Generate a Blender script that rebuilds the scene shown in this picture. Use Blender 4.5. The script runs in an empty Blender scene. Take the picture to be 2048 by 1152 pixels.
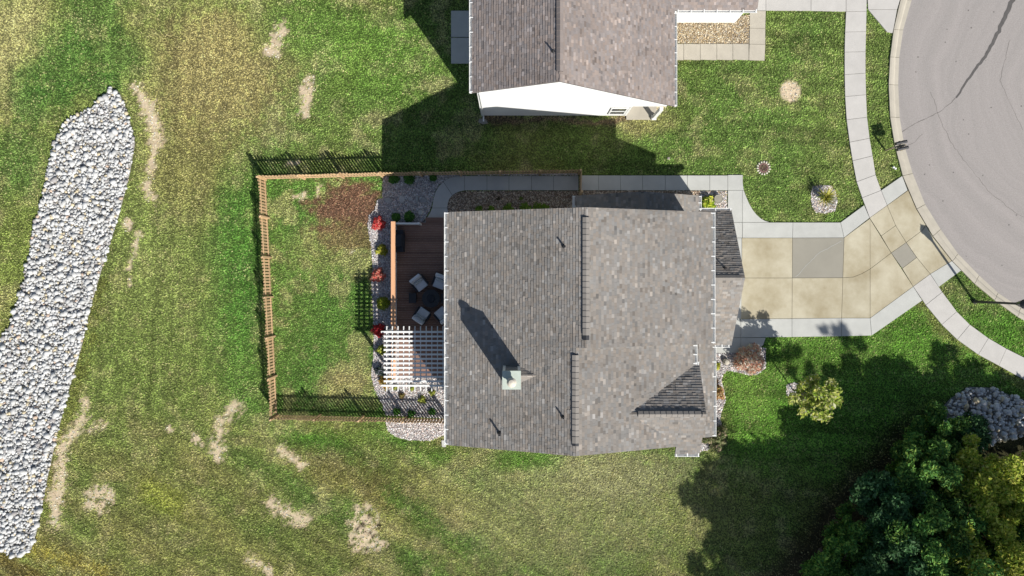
import bpy, bmesh, math, random
import numpy as np
from mathutils import Vector, Matrix

R = math.radians
random.seed(7)
rng = np.random.default_rng(11)
SC = bpy.context.scene
COL = SC.collection

# ------------------------------------------------------------------ camera, sky, sun, exposure
H, FPX, CX, CY = 44.0, 1450.0, 1024.0, 557.0       # flying height (m), focal length (photo px), nadir pixel
cam_d = bpy.data.cameras.new('camera')
cam_d.sensor_width = 36.0
cam_d.lens = FPX / 2048 * 36.0
cam_d.shift_y = -(576 - CY) / 2048
cam_d.clip_end = 2000
cam = bpy.data.objects.new('camera', cam_d)
cam.location = (0, 0, H)
COL.objects.link(cam)
SC.camera = cam

SUN_EL = R(38.8)
SUN_H = Vector((0.575, -0.818, 0)).normalized()
SUN_L = Vector((SUN_H.x * math.cos(SUN_EL), SUN_H.y * math.cos(SUN_EL), math.sin(SUN_EL)))
world = bpy.data.worlds.new('World')
SC.world = world
world.use_nodes = True
wn = world.node_tree.nodes
sky = wn.new('ShaderNodeTexSky')
sky.sky_type = 'NISHITA'
sky.sun_disc = False
sky.sun_elevation = SUN_EL
sky.sun_rotation = math.atan2(SUN_H.x, SUN_H.y)
bg = wn['Background']
bg.inputs['Strength'].default_value = 0.07
world.node_tree.links.new(sky.outputs[0], bg.inputs[0])
sun_d = bpy.data.lights.new('sun', 'SUN')
sun_d.energy = 5.0
sun_d.angle = R(0.5)
sun_d.color = (1.0, 0.965, 0.90)
sun = bpy.data.objects.new('sun', sun_d)
sun.rotation_euler = SUN_L.to_track_quat('Z', 'Y').to_euler()
sun.location = (30, -40, 60)
COL.objects.link(sun)
SC.view_settings.view_transform = 'Standard'
SC.view_settings.look = 'None'
SC.view_settings.gamma = 1.0
SC.view_settings.exposure = 0.25
SC.view_settings.use_curve_mapping = False
SC.cycles.max_bounces = 5
SC.cycles.diffuse_bounces = 2
SC.cycles.transparent_max_bounces = 4
SC.cycles.use_denoising = True

# ------------------------------------------------------------------ helpers
def P(px, py, h=0.0):
    return Vector(((px - CX) * (H - h) / FPX, (CY - py) * (H - h) / FPX, h))
def P2(px, py, h=0.0):
    return ((px - CX) * (H - h) / FPX, (CY - py) * (H - h) / FPX)
def lin(c):
    c = c / 255.0
    return c / 12.92 if c <= 0.04045 else ((c + 0.055) / 1.055) ** 2.4
def S(r, g, b, k=1.0):
    return tuple(min(0.9, lin(v) * k) for v in (r, g, b))

def tag(o, label=None, cat=None, group=None, kind=None):
    if label: o['label'] = label
    if cat: o['category'] = cat
    if group: o['group'] = group
    if kind: o['kind'] = kind
    return o
def empty(name, loc=(0, 0, 0), rz=0.0, label=None, cat=None, group=None, kind=None):
    o = bpy.data.objects.new(name, None)
    o.empty_display_size = 0.2
    o.location = loc
    o.rotation_euler = (0, 0, rz)
    COL.objects.link(o)
    return tag(o, label, cat, group, kind)
def link(name, me, parent=None, loc=None, rz=None):
    o = bpy.data.objects.new(name, me)
    COL.objects.link(o)
    if parent is not None: o.parent = parent
    if loc is not None: o.location = loc
    if rz is not None: o.rotation_euler = (0, 0, rz)
    return o
def copy_tree(o, parent=None):
    c = o.copy()
    COL.objects.link(c)
    if parent is not None: c.parent = parent
    for ch in list(o.children):
        copy_tree(ch, c)
    return c

class MB:
    """collects shapes into ONE mesh"""
    def __init__(self): self.v, self.f, self.c = [], [], []
    def add(self, vs, fs, col=None):
        b = len(self.v)
        self.v += [tuple(v) for v in vs]
        self.f += [tuple(b + i for i in f) for f in fs]
        self.c += [col or (1, 1, 1)] * len(vs)
    def box(self, x0, x1, y0, y1, z0, z1, col=None):
        self.add([(x0,y0,z0),(x1,y0,z0),(x1,y1,z0),(x0,y1,z0),(x0,y0,z1),(x1,y0,z1),(x1,y1,z1),(x0,y1,z1)],
                 [(0,3,2,1),(4,5,6,7),(0,1,5,4),(1,2,6,5),(2,3,7,6),(3,0,4,7)], col)
    def prism(self, pts, z0, z1, col=None):
        n = len(pts)
        a = sum(pts[i][0]*pts[(i+1)%n][1]-pts[(i+1)%n][0]*pts[i][1] for i in range(n))
        if a < 0: pts = pts[::-1]
        vs = [(p[0],p[1],z0) for p in pts] + [(p[0],p[1],z1) for p in pts]
        self.add(vs, [tuple(range(n))[::-1], tuple(range(n,2*n))] + [(i,(i+1)%n,n+(i+1)%n,n+i) for i in range(n)], col)
    def sheet(self, pts, z, col=None):
        n = len(pts)
        a = sum(pts[i][0]*pts[(i+1)%n][1]-pts[(i+1)%n][0]*pts[i][1] for i in range(n))
        if a < 0: pts = pts[::-1]
        self.add([(p[0],p[1],z) for p in pts], [tuple(range(n))], col)
    def bar(self, a, b, w, h, up=(0,0,1), col=None):
        a, b = Vector(a), Vector(b)
        d = (b - a).normalized()
        s = d.cross(Vector(up))
        if s.length < 1e-4: s = d.cross(Vector((1,0,0)))
        s.normalize()
        u = s.cross(d)
        vs = []
        for p in (a, b):
            for i, j in ((-1,-1),(1,-1),(1,1),(-1,1)):
                vs.append(p + s*(i*w/2) + u*(j*h/2))
        self.add(vs, [(0,1,2,3),(7,6,5,4),(0,4,5,1),(1,5,6,2),(2,6,7,3),(3,7,4,0)], col)
    def tube(self, pts, radii, n=8, cap=True, col=None):
        pts = [Vector(p) for p in pts]
        vs, fs = [], []
        for i, p in enumerate(pts):
            d = (pts[min(i+1,len(pts)-1)] - pts[max(i-1,0)]).normalized()
            s = d.cross(Vector((0,0,1)))
            if s.length < 1e-3: s = Vector((1,0,0))
            s.normalize(); u = s.cross(d)
            for k in range(n):
                a = 2*math.pi*k/n
                vs.append(p + (s*math.cos(a)+u*math.sin(a))*radii[i])
        for i in range(len(pts)-1):
            for k in range(n):
                fs.append((i*n+k, i*n+(k+1)%n, (i+1)*n+(k+1)%n, (i+1)*n+k))
        if cap:
            fs.append(tuple(range(n))[::-1]); fs.append(tuple(range((len(pts)-1)*n, len(pts)*n)))
        self.add(vs, fs, col)
    def lathe(self, prof, n=24, c=(0,0), col=None):
        vs, fs = [], []
        for r, z in prof:
            for k in range(n):
                a = 2*math.pi*k/n
                vs.append((c[0]+r*math.cos(a), c[1]+r*math.sin(a), z))
        for i in range(len(prof)-1):
            for k in range(n):
                fs.append((i*n+k, i*n+(k+1)%n, (i+1)*n+(k+1)%n, (i+1)*n+k))
        fs.append(tuple(range(n))[::-1]); fs.append(tuple(range((len(prof)-1)*n, len(prof)*n)))
        self.add(vs, fs, col)
    def mesh(self, name, mat, smooth=False, bevel=0.0, seg=2, colors=False):
        me = bpy.data.meshes.new(name)
        me.from_pydata(self.v, [], self.f)
        if colors:
            ca = me.color_attributes.new('col', 'FLOAT_COLOR', 'POINT')
            a = np.ones((len(self.v), 4), np.float32); a[:, :3] = np.array(self.c, np.float32)
            ca.data.foreach_set('color', a.ravel())
        if bevel:
            bm = bmesh.new(); bm.from_mesh(me)
            bmesh.ops.bevel(bm, geom=list(bm.edges), offset=bevel, segments=seg, profile=0.6, affect='EDGES', clamp_overlap=True)
            bm.to_mesh(me); bm.free()
        if smooth:
            me.polygons.foreach_set('use_smooth', [True]*len(me.polygons))
        me.materials.append(mat)
        me.update()
        return me
    def build(self, name, mat, parent=None, **kw):
        return link(name, self.mesh(name, mat, **kw), parent)

def mesh_np(name, V, F, mat, col=None):
    me = bpy.data.meshes.new(name)
    n, m = len(V), len(F)
    me.vertices.add(n); me.vertices.foreach_set('co', np.ascontiguousarray(V, np.float32).ravel())
    me.loops.add(3*m); me.loops.foreach_set('vertex_index', np.ascontiguousarray(F, np.int32).ravel())
    me.polygons.add(m); me.polygons.foreach_set('loop_start', np.arange(0, 3*m, 3, dtype=np.int32))
    me.update(calc_edges=True)
    if col is not None:
        ca = me.color_attributes.new('col', 'FLOAT_COLOR', 'POINT')
        a = np.ones((n, 4), np.float32); a[:, :3] = col
        ca.data.foreach_set('color', a.ravel())
    me.materials.append(mat)
    return me

def euler_np(rx, ry, rz):
    cx, sx, cy, sy, cz, sz = np.cos(rx), np.sin(rx), np.cos(ry), np.sin(ry), np.cos(rz), np.sin(rz)
    M = np.empty((len(rx), 3, 3))
    M[:,0,0]=cz*cy; M[:,0,1]=cz*sy*sx-sz*cx; M[:,0,2]=cz*sy*cx+sz*sx
    M[:,1,0]=sz*cy; M[:,1,1]=sz*sy*sx+cz*cx; M[:,1,2]=sz*sy*cx-cz*sx
    M[:,2,0]=-sy;   M[:,2,1]=cy*sx;          M[:,2,2]=cy*cx
    return M
def scatter(tv, tf, pos, rot, scl, col):
    """copies of a template baked into one vertex/face/colour set"""
    N, k = len(pos), len(tv)
    V = np.einsum('nij,nkj->nki', rot, tv[None]*scl[:, None, :]) + pos[:, None, :]
    Fc = (tf[None] + (np.arange(N)*k)[:, None, None]).reshape(-1, 3)
    return V.reshape(-1, 3), Fc, np.repeat(col, k, axis=0)

# ---- polygons / noise
def inside(poly, X, Y):
    r = np.zeros(np.shape(X), bool)
    n = len(poly)
    for i in range(n):
        x0, y0 = poly[i][:2]; x1, y1 = poly[(i+1) % n][:2]
        if y0 == y1: continue
        c = ((y0 > Y) != (y1 > Y)) & (X < (x1-x0)*(Y-y0)/(y1-y0)+x0)
        r ^= c
    return r
def clip(poly, bound):
    """Sutherland-Hodgman, bound convex CCW"""
    out = poly
    n = len(bound)
    for i in range(n):
        ax, ay = bound[i]; bx, by = bound[(i+1) % n]
        if not out: return []
        res = []
        for j in range(len(out)):
            p, q = out[j], out[(j+1) % len(out)]
            sp = (bx-ax)*(p[1]-ay)-(by-ay)*(p[0]-ax)
            sq = (bx-ax)*(q[1]-ay)-(by-ay)*(q[0]-ax)
            if sp >= 0: res.append(p)
            if (sp >= 0) != (sq >= 0):
                t = sp/(sp-sq)
                res.append((p[0]+(q[0]-p[0])*t, p[1]+(q[1]-p[1])*t))
        out = res
    return out
def ccw(p):
    n = len(p)
    a = sum(p[i][0]*p[(i+1)%n][1]-p[(i+1)%n][0]*p[i][1] for i in range(n))
    return p if a > 0 else p[::-1]
def inset(poly, d):
    poly = ccw([tuple(p[:2]) for p in poly]); n = len(poly); out = []
    for i in range(n):
        p0, p1, p2 = (Vector(poly[(i-1)%n]), Vector(poly[i]), Vector(poly[(i+1)%n]))
        d1 = (p1-p0).normalized(); d2 = (p2-p1).normalized()
        n1 = Vector((-d1.y, d1.x)); n2 = Vector((-d2.y, d2.x))
        b = n1+n2
        if b.length < 1e-4: b = n1
        b.normalize()
        out.append(tuple(p1 + b*(d/max(0.35, b.dot(n1)))))
    return out
def vnoise(X, Y, seed=0):
    g = np.random.default_rng(1000+seed).random((256, 256))
    xi, yi = np.floor(X).astype(int), np.floor(Y).astype(int)
    fx, fy = X-xi, Y-yi
    fx, fy = fx*fx*(3-2*fx), fy*fy*(3-2*fy)
    a, b = g[yi%256, xi%256], g[yi%256, (xi+1)%256]
    c, d = g[(yi+1)%256, xi%256], g[(yi+1)%256, (xi+1)%256]
    return (a*(1-fx)+b*fx)*(1-fy)+(c*(1-fx)+d*fx)*fy
def fbm(X, Y, scale, oct=4, seed=0):
    s, amp, tot = 0, 1.0, 0
    for o in range(oct):
        s = s + amp*vnoise(X/scale*2**o+17*o, Y/scale*2**o+9*o, seed+o); tot += amp; amp *= 0.55
    return s/tot
def sstep(a, b, x):
    t = np.clip((x-a)/(b-a), 0, 1)
    return t*t*(3-2*t)

# ------------------------------------------------------------------ materials
def nmat(name, rough=0.9):
    m = bpy.data.materials.new(name); m.use_nodes = True
    nt = m.node_tree; b = nt.nodes['Principled BSDF']
    b.inputs['Roughness'].default_value = rough
    b.inputs['Specular IOR Level'].default_value = 0.25
    return m, nt, b
def mat(name, c, rough=0.85, vary=0.12, scale=6.0, rnd=0.0, bump=0.0, bscale=40.0, c2=None, metal=0.0, spec=0.25, stretch=None):
    """base colour with noise mottling, optional per-object variation, fine relief"""
    m, nt, b = nmat(name, rough)
    b.inputs['Metallic'].default_value = metal
    b.inputs['Specular IOR Level'].default_value = spec
    L, N = nt.links, nt.nodes
    geo = N.new('ShaderNodeNewGeometry')
    vec = geo.outputs['Position']
    if stretch:
        mp = N.new('ShaderNodeMapping'); mp.inputs['Scale'].default_value = stretch
        L.new(vec, mp.inputs['Vector']); vec = mp.outputs['Vector']
    nz = N.new('ShaderNodeTexNoise'); nz.inputs['Scale'].default_value = scale; nz.inputs['Detail'].default_value = 6
    nz.inputs['Roughness'].default_value = 0.65
    L.new(vec, nz.inputs['Vector'])
    mix = N.new('ShaderNodeMix'); mix.data_type = 'RGBA'
    ca = tuple(v*(1-vary) for v in c); cb = c2 or tuple(min(0.95, v*(1+vary)) for v in c)
    mix.inputs['A'].default_value = (*ca, 1); mix.inputs['B'].default_value = (*cb, 1)
    ramp = N.new('ShaderNodeMapRange'); ramp.inputs['From Min'].default_value = 0.3; ramp.inputs['From Max'].default_value = 0.7
    L.new(nz.outputs['Fac'], ramp.inputs['Value']); L.new(ramp.outputs[0], mix.inputs['Factor'])
    out = mix.outputs['Result']
    if rnd:
        oi = N.new('ShaderNodeObjectInfo')
        mr = N.new('ShaderNodeMapRange'); mr.inputs['To Min'].default_value = 1-rnd; mr.inputs['To Max'].default_value = 1+rnd
        L.new(oi.outputs['Random'], mr.inputs['Value'])
        hs = N.new('ShaderNodeHueSaturation'); L.new(mr.outputs[0], hs.inputs['Value']); L.new(out, hs.inputs['Color'])
        out = hs.outputs['Color']
    L.new(out, b.inputs['Base Color'])
    if bump:
        n2 = N.new('ShaderNodeTexNoise'); n2.inputs['Scale'].default_value = bscale; n2.inputs['Detail'].default_value = 4
        L.new(geo.outputs['Position'], n2.inputs['Vector'])
        bp = N.new('ShaderNodeBump'); bp.inputs['Strength'].default_value = bump; bp.inputs['Distance'].default_value = 0.02
        L.new(n2.outputs['Fac'], bp.inputs['Height']); L.new(bp.outputs['Normal'], b.inputs['Normal'])
    return m
def attr_mat(name, rough=0.95, noise=0.0, nscale=30.0, translucent=0.0, bump=0.0):
    """colour from the mesh's own colour attribute, mottled"""
    m, nt, b = nmat(name, rough)
    L, N = nt.links, nt.nodes
    b.inputs['Specular IOR Level'].default_value = 0.12
    at = N.new('ShaderNodeAttribute'); at.attribute_name = 'col'
    out = at.outputs['Color']
    if noise or bump:
        geo = N.new('ShaderNodeNewGeometry')
        nz = N.new('ShaderNodeTexNoise'); nz.inputs['Scale'].default_value = nscale; nz.inputs['Detail'].default_value = 5
        L.new(geo.outputs['Position'], nz.inputs['Vector'])
        if noise:
            mr = N.new('ShaderNodeMapRange'); mr.inputs['From Min'].default_value = 0.25; mr.inputs['From Max'].default_value = 0.75
            mr.inputs['To Min'].default_value = 1-noise; mr.inputs['To Max'].default_value = 1+noise
            L.new(nz.outputs['Fac'], mr.inputs['Value'])
            hs = N.new('ShaderNodeHueSaturation'); L.new(mr.outputs[0], hs.inputs['Value']); L.new(out, hs.inputs['Color'])
            out = hs.outputs['Color']
        if bump:
            bp = N.new('ShaderNodeBump'); bp.inputs['Strength'].default_value = bump; bp.inputs['Distance'].default_value = 0.03
            L.new(nz.outputs['Fac'], bp.inputs['Height']); L.new(bp.outputs['Normal'], b.inputs['Normal'])
    L.new(out, b.inputs['Base Color'])
    if translucent:
        tr = N.new('ShaderNodeBsdfTranslucent'); L.new(out, tr.inputs['Color'])
        ms = N.new('ShaderNodeMixShader'); ms.inputs['Fac'].default_value = translucent
        L.new(b.outputs[0], ms.inputs[1]); L.new(tr.outputs[0], ms.inputs[2])
        L.new(ms.outputs[0], N['Material Output'].inputs['Surface'])
    return m

KC = 0.80     # sunlit display value -> surface albedo
M = {}
M['ground'] = attr_mat('ground_soil', noise=0.25, nscale=9.0, bump=0.6)
M['grass'] = attr_mat('grass_blades', translucent=0.25)
M['leaf'] = attr_mat('leaves', rough=0.6, translucent=0.3)
M['stone'] = attr_mat('limestone', noise=0.10, nscale=14.0, bump=0.3)
M['shingle'] = attr_mat('asphalt_shingle', noise=0.10, nscale=60.0)
M['concrete'] = mat('concrete_pale', S(212,208,202,KC), vary=0.07, scale=1.3, rnd=0.035, bump=0.15, bscale=60)
M['concrete_new'] = mat('concrete_light_grey', S(206,206,200,KC), vary=0.08, scale=1.1, rnd=0.03, bump=0.15, bscale=60)
M['concrete_tan'] = mat('concrete_tan', S(186,172,140,KC), vary=0.14, scale=0.5, rnd=0.04, bump=0.15, bscale=60, c2=S(216,208,184,KC))
M['concrete_grey'] = mat('concrete_grey', S(168,163,150,KC), vary=0.06, scale=0.6, rnd=0.02, bump=0.15, bscale=60)
M['concrete_walk'] = mat('concrete_walk', S(208,206,200,KC), vary=0.08, scale=1.2, rnd=0.04, bump=0.15, bscale=60)
M['curb'] = mat('concrete_curb', S(204,196,180,KC), vary=0.08, scale=1.6, rnd=0.04, bump=0.15, bscale=60)
M['joint'] = mat('joint_dirt', S(95,88,78,KC), vary=0.2, scale=8)
M['soil'] = mat('bed_soil', S(120,105,92,KC), vary=0.25, scale=8)
M['rubble'] = mat('rubble_bed', S(176,172,166,KC), vary=0.3, scale=9)
M['white'] = mat('white_vinyl', (0.80,0.80,0.78), rough=0.5, vary=0.02, scale=2)
M['siding'] = mat('white_siding', (0.80,0.80,0.79), rough=0.6, vary=0.03, scale=1.0, stretch=(0.3,0.3,4))
M['siding_grey'] = mat('grey_siding', (0.46,0.47,0.47), rough=0.6, vary=0.05, scale=1.0)
M['chase'] = mat('chimney_chase', (0.22,0.22,0.22), vary=0.1)
M['flash'] = mat('metal_flashing', (0.20,0.19,0.18), rough=0.5, vary=0.1)
M['trim'] = mat('white_trim', (0.78,0.78,0.76), rough=0.5, vary=0.03, scale=2)
M['gutter'] = mat('white_gutter', (0.82,0.82,0.80), rough=0.4, vary=0.03, scale=3)
M['roofdeck'] = mat('roof_edge', (0.10,0.095,0.09), vary=0.1)
M['glass'] = mat('window_glass', (0.05,0.055,0.06), rough=0.08, vary=0.02, spec=0.6)
M['deck'] = mat('deck_board', S(150,120,106,0.85), vary=0.18, scale=2.5, rnd=0.20, stretch=(0.5,5,1), bump=0.2, bscale=30)
M['rimwood'] = mat('rail_cap_wood', S(232,178,136,0.9), vary=0.08, scale=3, rnd=0.06, stretch=(4,0.5,1))
M['fence'] = mat('fence_pine', S(214,182,142,0.82), vary=0.16, scale=5, rnd=0.16, stretch=(3,3,0.6), bump=0.2, bscale=30)
M['black'] = mat('black_cover', (0.030,0.033,0.042), rough=0.7, vary=0.2, scale=4)
M['darkmetal'] = mat('dark_metal', (0.035,0.036,0.04), rough=0.5, vary=0.15, scale=6, spec=0.4)
M['wicker'] = mat('dark_wicker', (0.04,0.042,0.05), rough=0.8, vary=0.3, scale=60, bump=0.4, bscale=90)
M['cushion'] = mat('pale_cushion', (0.70,0.70,0.72), rough=0.95, vary=0.06, scale=9, bump=0.15, bscale=40)
M['cushion_dark'] = mat('grey_pillow', (0.52,0.54,0.54), rough=0.95, vary=0.1, scale=20)
M['bark'] = mat('bark', (0.11,0.085,0.065), vary=0.35, scale=9, stretch=(3,3,0.6), bump=0.6, bscale=25)
M['capmetal'] = mat('chimney_cap_metal', S(206,216,204,KC), rough=0.5, vary=0.07, scale=3)
M['brass'] = mat('flue_metal', S(232,222,205,KC), rough=0.5, vary=0.05)
M['rust'] = mat('rusty_grate', S(150,118,112,KC), rough=0.8, vary=0.25, scale=20)
M['pit'] = mat('drain_pit', (0.02,0.017,0.015), vary=0.1)
M['timber'] = mat('post_timber', S(178,166,140,KC), vary=0.2, scale=8, stretch=(3,3,1))
M['flag'] = mat('flagstone', S(186,186,184,KC), vary=0.15, scale=5, rnd=0.25, bump=0.3, bscale=20)
M['hairline'] = mat('hairline_crack', S(128,123,119,KC), vary=0.1)
M['tar'] = mat('crack_sealant', S(105,102,100,KC), vary=0.15, scale=5)
M['plastic'] = mat('white_plastic_cap', (0.8,0.8,0.8), rough=0.4, vary=0.03)

def asphalt_mat():
    m, nt, b = nmat('weathered_asphalt', 0.9)
    L, N = nt.links, nt.nodes
    geo = N.new('ShaderNodeNewGeometry')
    c = P(2195, 175)
    sub = N.new('ShaderNodeVectorMath'); sub.operation = 'SUBTRACT'; sub.inputs[1].default_value = c
    L.new(geo.outputs['Position'], sub.inputs[0])
    ln = N.new('ShaderNodeVectorMath'); ln.operation = 'LENGTH'; L.new(sub.outputs[0], ln.inputs[0])
    big = N.new('ShaderNodeTexNoise'); big.inputs['Scale'].default_value = 0.35; big.inputs['Detail'].default_value = 4
    L.new(geo.outputs['Position'], big.inputs['Vector'])
    ad = N.new('ShaderNodeMath'); ad.operation = 'MULTIPLY_ADD'; ad.inputs[1].default_value = 1.6
    L.new(big.outputs['Fac'], ad.inputs[0]); L.new(ln.outputs['Value'], ad.inputs[2])
    ring = N.new('ShaderNodeTexNoise'); ring.noise_dimensions = '1D'; ring.inputs['Scale'].default_value = 1.3; ring.inputs['Detail'].default_value = 5; ring.inputs['Roughness'].default_value = 0.7
    L.new(ad.outputs[0], ring.inputs['W'])
    grit = N.new('ShaderNodeTexNoise'); grit.inputs['Scale'].default_value = 16; grit.inputs['Detail'].default_value = 5; grit.inputs['Roughness'].default_value = 0.8
    L.new(geo.outputs['Position'], grit.inputs['Vector'])
    mx = N.new('ShaderNodeMix'); mx.data_type = 'RGBA'
    mx.inputs['A'].default_value = (*S(169,163,159,KC), 1); mx.inputs['B'].default_value = (*S(177,170,166,KC), 1)
    mr = N.new('ShaderNodeMapRange'); mr.inputs['From Min'].default_value = 0.32; mr.inputs['From Max'].default_value = 0.68
    L.new(ring.outputs['Fac'], mr.inputs['Value']); L.new(mr.outputs[0], mx.inputs['Factor'])
    mr2 = N.new('ShaderNodeMapRange'); mr2.inputs['From Min'].default_value = 0.25; mr2.inputs['From Max'].default_value = 0.75
    mr2.inputs['To Min'].default_value = 0.78; mr2.inputs['To Max'].default_value = 1.22
    L.new(grit.outputs['Fac'], mr2.inputs['Value'])
    hs = N.new('ShaderNodeHueSaturation'); L.new(mr2.outputs[0], hs.inputs['Value']); L.new(mx.outputs['Result'], hs.inputs['Color'])
    sp = N.new('ShaderNodeTexVoronoi'); sp.inputs['Scale'].default_value = 1.1; L.new(geo.outputs['Position'], sp.inputs['Vector'])
    sr = N.new('ShaderNodeMapRange'); sr.inputs['From Min'].default_value = 0.03; sr.inputs['From Max'].default_value = 0.07
    sr.inputs['To Min'].default_value = 0.45; sr.inputs['To Max'].default_value = 1.0
    L.new(sp.outputs['Distance'], sr.inputs['Value'])
    hs2 = N.new('ShaderNodeHueSaturation'); L.new(sr.outputs[0], hs2.inputs['Value']); L.new(hs.outputs[0], hs2.inputs['Color'])
    L.new(hs2.outputs[0], b.inputs['Base Color'])
    bp = N.new('ShaderNodeBump'); bp.inputs['Strength'].default_value = 0.25; bp.inputs['Distance'].default_value = 0.02
    L.new(grit.outputs['Fac'], bp.inputs['Height']); L.new(bp.outputs[0], b.inputs['Normal'])
    return m
M['asphalt'] = asphalt_mat()

# ------------------------------------------------------------------ plan outlines (photo px on the ground)
CURB_OUT = [(1830,-60),(1800,0),(1786,60),(1779,115),(1776,170),(1779,235),(1788,290),(1804,352),(1832,418),(1864,472),(1903,522),(1947,567),(1987,600),(2033,633),(2100,672),(2180,705)]
CURB_IN = [(1852,-60),(1823,0),(1806,60),(1798,115),(1796,170),(1799,235),(1808,290),(1825,347),(1850,409),(1881,459),(1916,508),(1958,551),(1996,586),(2041,616),(2108,652),(2186,684)]
WALK_L = [(1691,-60),(1691,24),(1689,65),(1688,105),(1688,150),(1689,194),(1692,240),(1698,285),(1704,322),(1712,364),(1723,396),(1738,436)]
WALK_R = [(1733,-60),(1732,24),(1731,64),(1730,104),(1730,147),(1731,190),(1733,235),(1738,277),(1744,312),(1750,350),(1761,381),(1773,411)]
WALK2_L = [(1825,573),(1850,610),(1882,649),(1913,679),(1955,709),(1996,731),(2048,760),(2100,782),(2150,800)]
WALK2_R = [(1859,548),(1883,584),(1912,623),(1938,649),(1975,676),(2011,697),(2055,719),(2105,740),(2155,757)]
RIPRAP = [(222,174),(240,184),(257,225),(272,286),(262,345),(240,430),(211,520),(181,620),(166,690),(141,775),(116,870),(96,960),(79,1050),(64,1100),(36,1117),(10,1108),(-60,1080),(-120,900),(-70,760),(2,678),(18,650),(47,560),(68,455),(84,392),(105,292),(133,240),(185,212)]
ROCKPILE = [(1838,885),(1846,862),(1868,830),(1900,795),(1938,772),(1985,774),(2040,797),(2100,812),(2120,850),(2060,866),(2000,878),(1930,905),(1880,900)]
BED_W = [(766,353),(765,396),(754,400),(750,418),(738,432),(735,455),(742,490),(746,540),(743,570),(746,620),(748,660),(746,720),(742,752),(750,782),(762,803),(772,830),(905,838),(905,440),(846,446),(860,420),(866,400),(870,383),(880,368),(897,357),(920,351),(1157,351),(1157,346)]
BED_S = [(771,838),(775,860),(790,873),(815,880),(862,881),(893,868),(905,862),(905,838)]
BED_N = [(893,415),(897,400),(908,388),(928,383),(1157,382),(1157,440),(905,440)]
BED_NE = [(1161,381.5),(1400,381.5),(1400,410),(1161,410)]
BED_HOSTA = [(1400,382),(1453.5,382),(1453.5,432),(1400,432)]
BED_FRONT = [(1424,706),(1455,707),(1464,690),(1500,688),(1531,697),(1531,735),(1515,749),(1497,750),(1475,745),(1455,741),(1446,748),(1443,762),(1448,780),(1451,800),(1444,818),(1440,838),(1446,856),(1440,880),(1415,900),(1395,905),(1395,880),(1395,706)]
BED_YUCCA = [(1625,374),(1640,370),(1662,371),(1670,384),(1675,402),(1670,422),(1650,427),(1630,425),(1623,410),(1621,388)]
BED_NB = [(1335,45),(1499,30),(1497,88),(1335,87)]
BED_YTREE = [(1572,770),(1588,764),(1604,770),(1610,785),(1602,800),(1584,801),(1573,790)]
PATH_N = 351; PATH_S = 381

def arc(cx, cy, r, a0, a1, n):
    return [(cx+r*math.cos(R(a0+(a1-a0)*i/n)), cy+r*math.sin(R(a0+(a1-a0)*i/n))) for i in range(n+1)]
def w2(poly, h=0.0):
    return [P2(x, y, h) for x, y in poly]

# concrete slabs: (group name, polygon)
SLABS = {k: [] for k in ('sidewalk','side_path','front_walk','driveway','driveway_ribbon','neighbour_walk','neighbour_driveway','patio')}
for a, b in ((WALK_L, WALK_R), (WALK2_L, WALK2_R)):
    for i in range(len(a)-1):
        SLABS['sidewalk'].append([a[i], b[i], b[i+1], a[i+1]])
# side path: straight run and the curved end by the deck
xs = [929,974,1018,1063,1107,1157]
for i in range(5): SLABS['side_path'].append([(xs[i],352),(xs[i+1],352),(xs[i+1],PATH_S),(xs[i],PATH_S)])
SLABS['side_path'].append([(929,352),(918,352),(905,354),(893,359),(887,364),(905,391),(912,386),(920,383),(929,381)])
SLABS['side_path'].append([(887,364),(878,372),(871,384),(867,398),(864,416),(895,416),(896,407),(899,398),(905,391)])
SLABS['side_path'].append([(864,416),(860,426),(845,449),(900,449),(898,432),(895,416)])
xs = [1160,1197,1241,1285,1330,1374,1419,1455]
for i in range(7): SLABS['front_walk'].append([(xs[i],PATH_N),(xs[i+1],PATH_N),(xs[i+1],PATH_S),(xs[i],PATH_S)])
SLABS['front_walk'].append([(1455,350),(1485,350),(1485,366),(1487,381),(1455,381)])
SLABS['front_walk'].append([(1455,381),(1484,381),(1484,445),(1455,445)])
SLABS['front_walk'].append([(1484,381),(1487,381),(1492,394),(1498,408),(1505,420),(1512,429),(1521,437),(1529,441.5),(1537,444),(1537,445),(1484,445)])
SLABS['front_walk'].append([(1440,445),(1484,445),(1484,476),(1440,476)])
SLABS['front_walk'].append([(1440,476),(1483,476),(1483,556),(1440,556)])
SLABS['front_walk'].append([(1440,556),(1483,556),(1483,638),(1440,638)])
SLABS['front_walk'].append([(1440,638),(1481,638),(1481,675),(1440,675)])
SLABS['front_walk'].append([(1424,675),(1481,675),(1481,706),(1424,706)])
SLABS['front_walk'].append([(1481,675),(1531,675),(1526,690),(1500,706),(1481,706)])
dr = SLABS['driveway_ribbon']
dr += [[(1484,445),(1585,445),(1584,476),(1484,476)],[(1585,445),(1680,445),(1687,475.5),(1584,476)],[(1680,445),(1727,410.5),(1738,436),(1687,475.5)],
       [(1481,638),(1583,637),(1583,674),(1481,675)],[(1583,637),(1682,636),(1682,672.5),(1583,674)],[(1682,636),(1739,636),(1742,671),(1682,672.5)],
       [(1739,636),(1825,573),(1843,601),(1742,671)],
       [(1761,381),(1803,352),(1814,381),(1773,411)],[(1859,548),(1902,522),(1921,541),(1876,574)]]
d = SLABS['driveway']
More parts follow.
